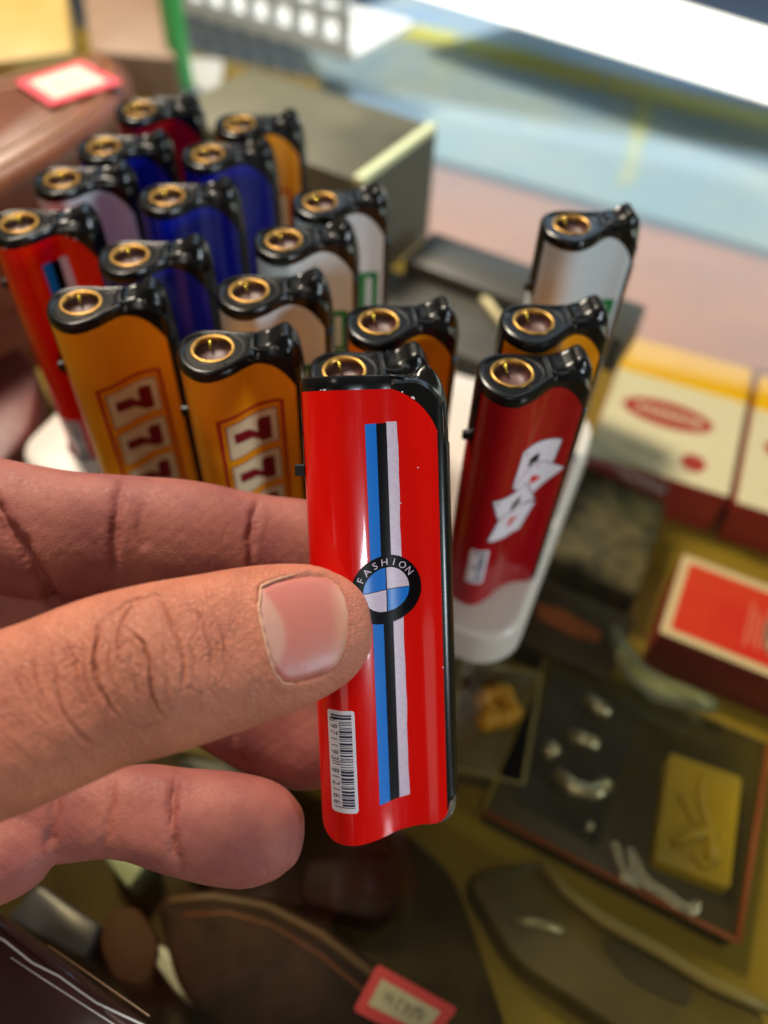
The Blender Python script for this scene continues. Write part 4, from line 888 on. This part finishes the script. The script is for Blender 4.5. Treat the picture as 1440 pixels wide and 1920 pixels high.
# olive carton behind the tray, dark flat carton beside it
t = empty('olive_carton', (12, 312, 0)); t.rotation_euler[2] = math.radians(-30); tag(t, 'olive grey cardboard carton standing behind the tray', 'carton')
MB().prism(rrect(-92, 0, -52, 2, .8, 2), .02, 47, .5).build('box', M_('olive_grey_card', (0.06, 0.06, 0.033), rough=.6, mott=(24, .9, (0.14, 0.135, 0.08))), t, auto=.5)
MB().prism(rrect(-3.2, .6, -52.4, 0.4, .5, 2), 46, 48.6, .4).build('edge_tape', M_('pale_tape', (0.58, 0.64, 0.38), rough=.4), t)
MB().prism(rrect(-.1, .5, -51, -1, .2, 1), 2, 45.5).build('side_panel', M_('slate_card', (0.06, 0.07, 0.06), rough=.5), t)
t = empty('dark_carton', (14, 292, 0)); t.rotation_euler[2] = math.radians(-29); tag(t, 'flat dark grey carton lying behind the tray on the right', 'carton')
MB().prism(rrect(0, 90, -24, 0, 1, 2), .02, 15, .5).build('box', DARKBOX, t, auto=.5)
MB().prism(rrect(-18, 70, -56, -24.3, 1, 2), .02, 9, .5).build('flap', M_('grey_card', (0.075, 0.075, 0.06), rough=.6, mott=(25, .8, (0.03, 0.028, 0.022))), t, auto=.5)
q = np.array(at(870, 505, 11)[:2]); q2 = np.array(at(948, 612, 11)[:2])
t = MB().tube([(*q, 10.4), (*q2, 10.4)], 1.8, 8).build('pale_stick', M_('pale_wood', (0.62, 0.55, 0.30), rough=.5), None, smooth=True); tag(t, 'pale stick lying on the dark carton behind the tray', 'stick')
# upper right: papers and boards under the glass
t = sheet('pink_board', [(800, 285), (1500, 488), (1560, 720), (1190, 650), (800, 470)], -52, M_('pink_board_card', (0.55, 0.25, 0.15), rough=.5, mott=(14, .8, (0.38, 0.19, 0.12)), bump=(60, .2)), None, 7.9); tag(t, 'pinkish board lying under the glass behind the right lighters', 'board')
t = empty('blue_sheet', (*at(1000, 200, -46)[:2], -46)); tag(t, 'pale blue wrapped sheet with yellow green stripe under the far glass', 'sheet'); inv = Matrix.Translation(-t.location)
o = sheet('paper', [(560, 60), (800, -30), (1500, 150), (1560, 500), (810, 292), (640, 210)], -46, M_('pale_blue_paper', (0.22, 0.38, 0.62), rough=.45, mott=(16, .9, (0.36, 0.46, 0.50)), bump=(14, 1.2)), t, 13.9); o.matrix_parent_inverse = inv
for lab, c in (('stripe', [(640, 14), (860, 62), (856, 94), (630, 44)]), ('stripe', [(868, 64), (1130, 134), (1126, 168), (864, 96)]), ('stripe', [(1138, 136), (1500, 226), (1500, 262), (1134, 170)]), ('tape', [(1195, 190), (1225, 195), (1200, 300), (1190, 345), (1150, 350), (1172, 300)])):
    o = sheet(lab, c, -45.2, M_('yellow_green_' + lab, (0.50, 0.52, 0.12) if lab == 'stripe' else (.40, .50, .36), rough=.5, mott=(30, .7, (.45, .5, .2))), t, .5); o.matrix_parent_inverse = inv
# far edge: added glowing panel standing in for white glare, then floor
t = empty('glare_panel', (*at(1200, 70, -4)[:2], -26)); tag(t, 'added glowing panel standing in for white glare along the far counter edge', 'glare panel'); inv = Matrix.Translation(-t.location)
o = sheet('glare_face', [(770, -20), (1500, 200), (1560, 95), (1000, -75)], -4, M_('glare_glow', (.9, .9, .85), emit=((1.0, .97, .86), 2.2)), t, 2); o.matrix_parent_inverse = inv
o = sheet('glare_backing', [(765, -22), (1505, 203), (1565, 94), (1000, -78)], -6.2, M_('glare_backing_white', (.7, .7, .66)), t, 2.5); o.matrix_parent_inverse = inv
struct(MB().box(-2500, 2500, -1500, 4000, -402, -400).build('floor', M_('blue_grey_floor', (0.16, 0.22, 0.33), rough=.5, mott=(3, .5, (.22, .27, .36)))))
# upper left: yellow carton, green post, white basket, brown cartons
t = slab('yellow_carton', [(-200, -60), (120, -40), (135, 95), (30, 110), (-200, 140)], 40, 0, M_('yellow_card', (0.42, 0.24, 0.03), rough=.5, mott=(12, .9, (0.55, 0.42, 0.16))), 3, 1); tag(t, 'yellow carton at the top left behind the leather pouches', 'carton')
t = slab('brown_carton', [(150, -40), (310, -30), (330, 110), (170, 95)], 22, 0, M_('brown_card', (0.16, 0.09, 0.04), rough=.6, mott=(14, .9, (0.30, 0.20, 0.14))), 3, 1); tag(t, 'brown carton between the yellow carton and the green post', 'carton')
t = MB().tube([(*at(343, 158, 3)[:2], 3), (*at(343, 158, 3)[:2], 90), (*at(343, 158, 3)[:2], 150)], 6.0, 14).build('green_post', M_('green_plastic', (0.06, 0.55, 0.15), rough=.35, coat=.3), None, smooth=True); t['label'] = 'upright green plastic post behind the tray at the upper left'; t['category'] = 'post'
t = slab('clear_block', [(240, 100), (420, 110), (410, 190), (300, 200)], 2.2, 0, M_('frosted_plastic', (0.55, 0.60, 0.62), rough=.2, coat=.3, mott=(25, .9, (0.36, 0.36, 0.34))), 6, .8); tag(t, 'pale frosted plastic foot around the green post', 'base')
t = empty('white_basket', (*at(470, 60, 0)[:2], 0)); t.rotation_euler[2] = math.radians(-30); tag(t, 'white plastic grid basket standing at the far edge behind the carton', 'basket')
for k in range(9): MB().box(-70 + k * 17, -70 + k * 17 + 7, -1.5, 1.5, .02, 92).build('upright_slat', M_('basket_white', (0.70, 0.76, 0.80), rough=.35), t)
for k in range(6): MB().box(-72, 76, -3.1, -1.6, 4 + k * 16, 10 + k * 16).build('cross_slat', M_('basket_white', (0.70, 0.76, 0.80), rough=.35), t)
MB().box(-72, 76, 2, 70, .02, 3).build('floor_panel', M_('basket_white', (0.70, 0.76, 0.80), rough=.35), t)
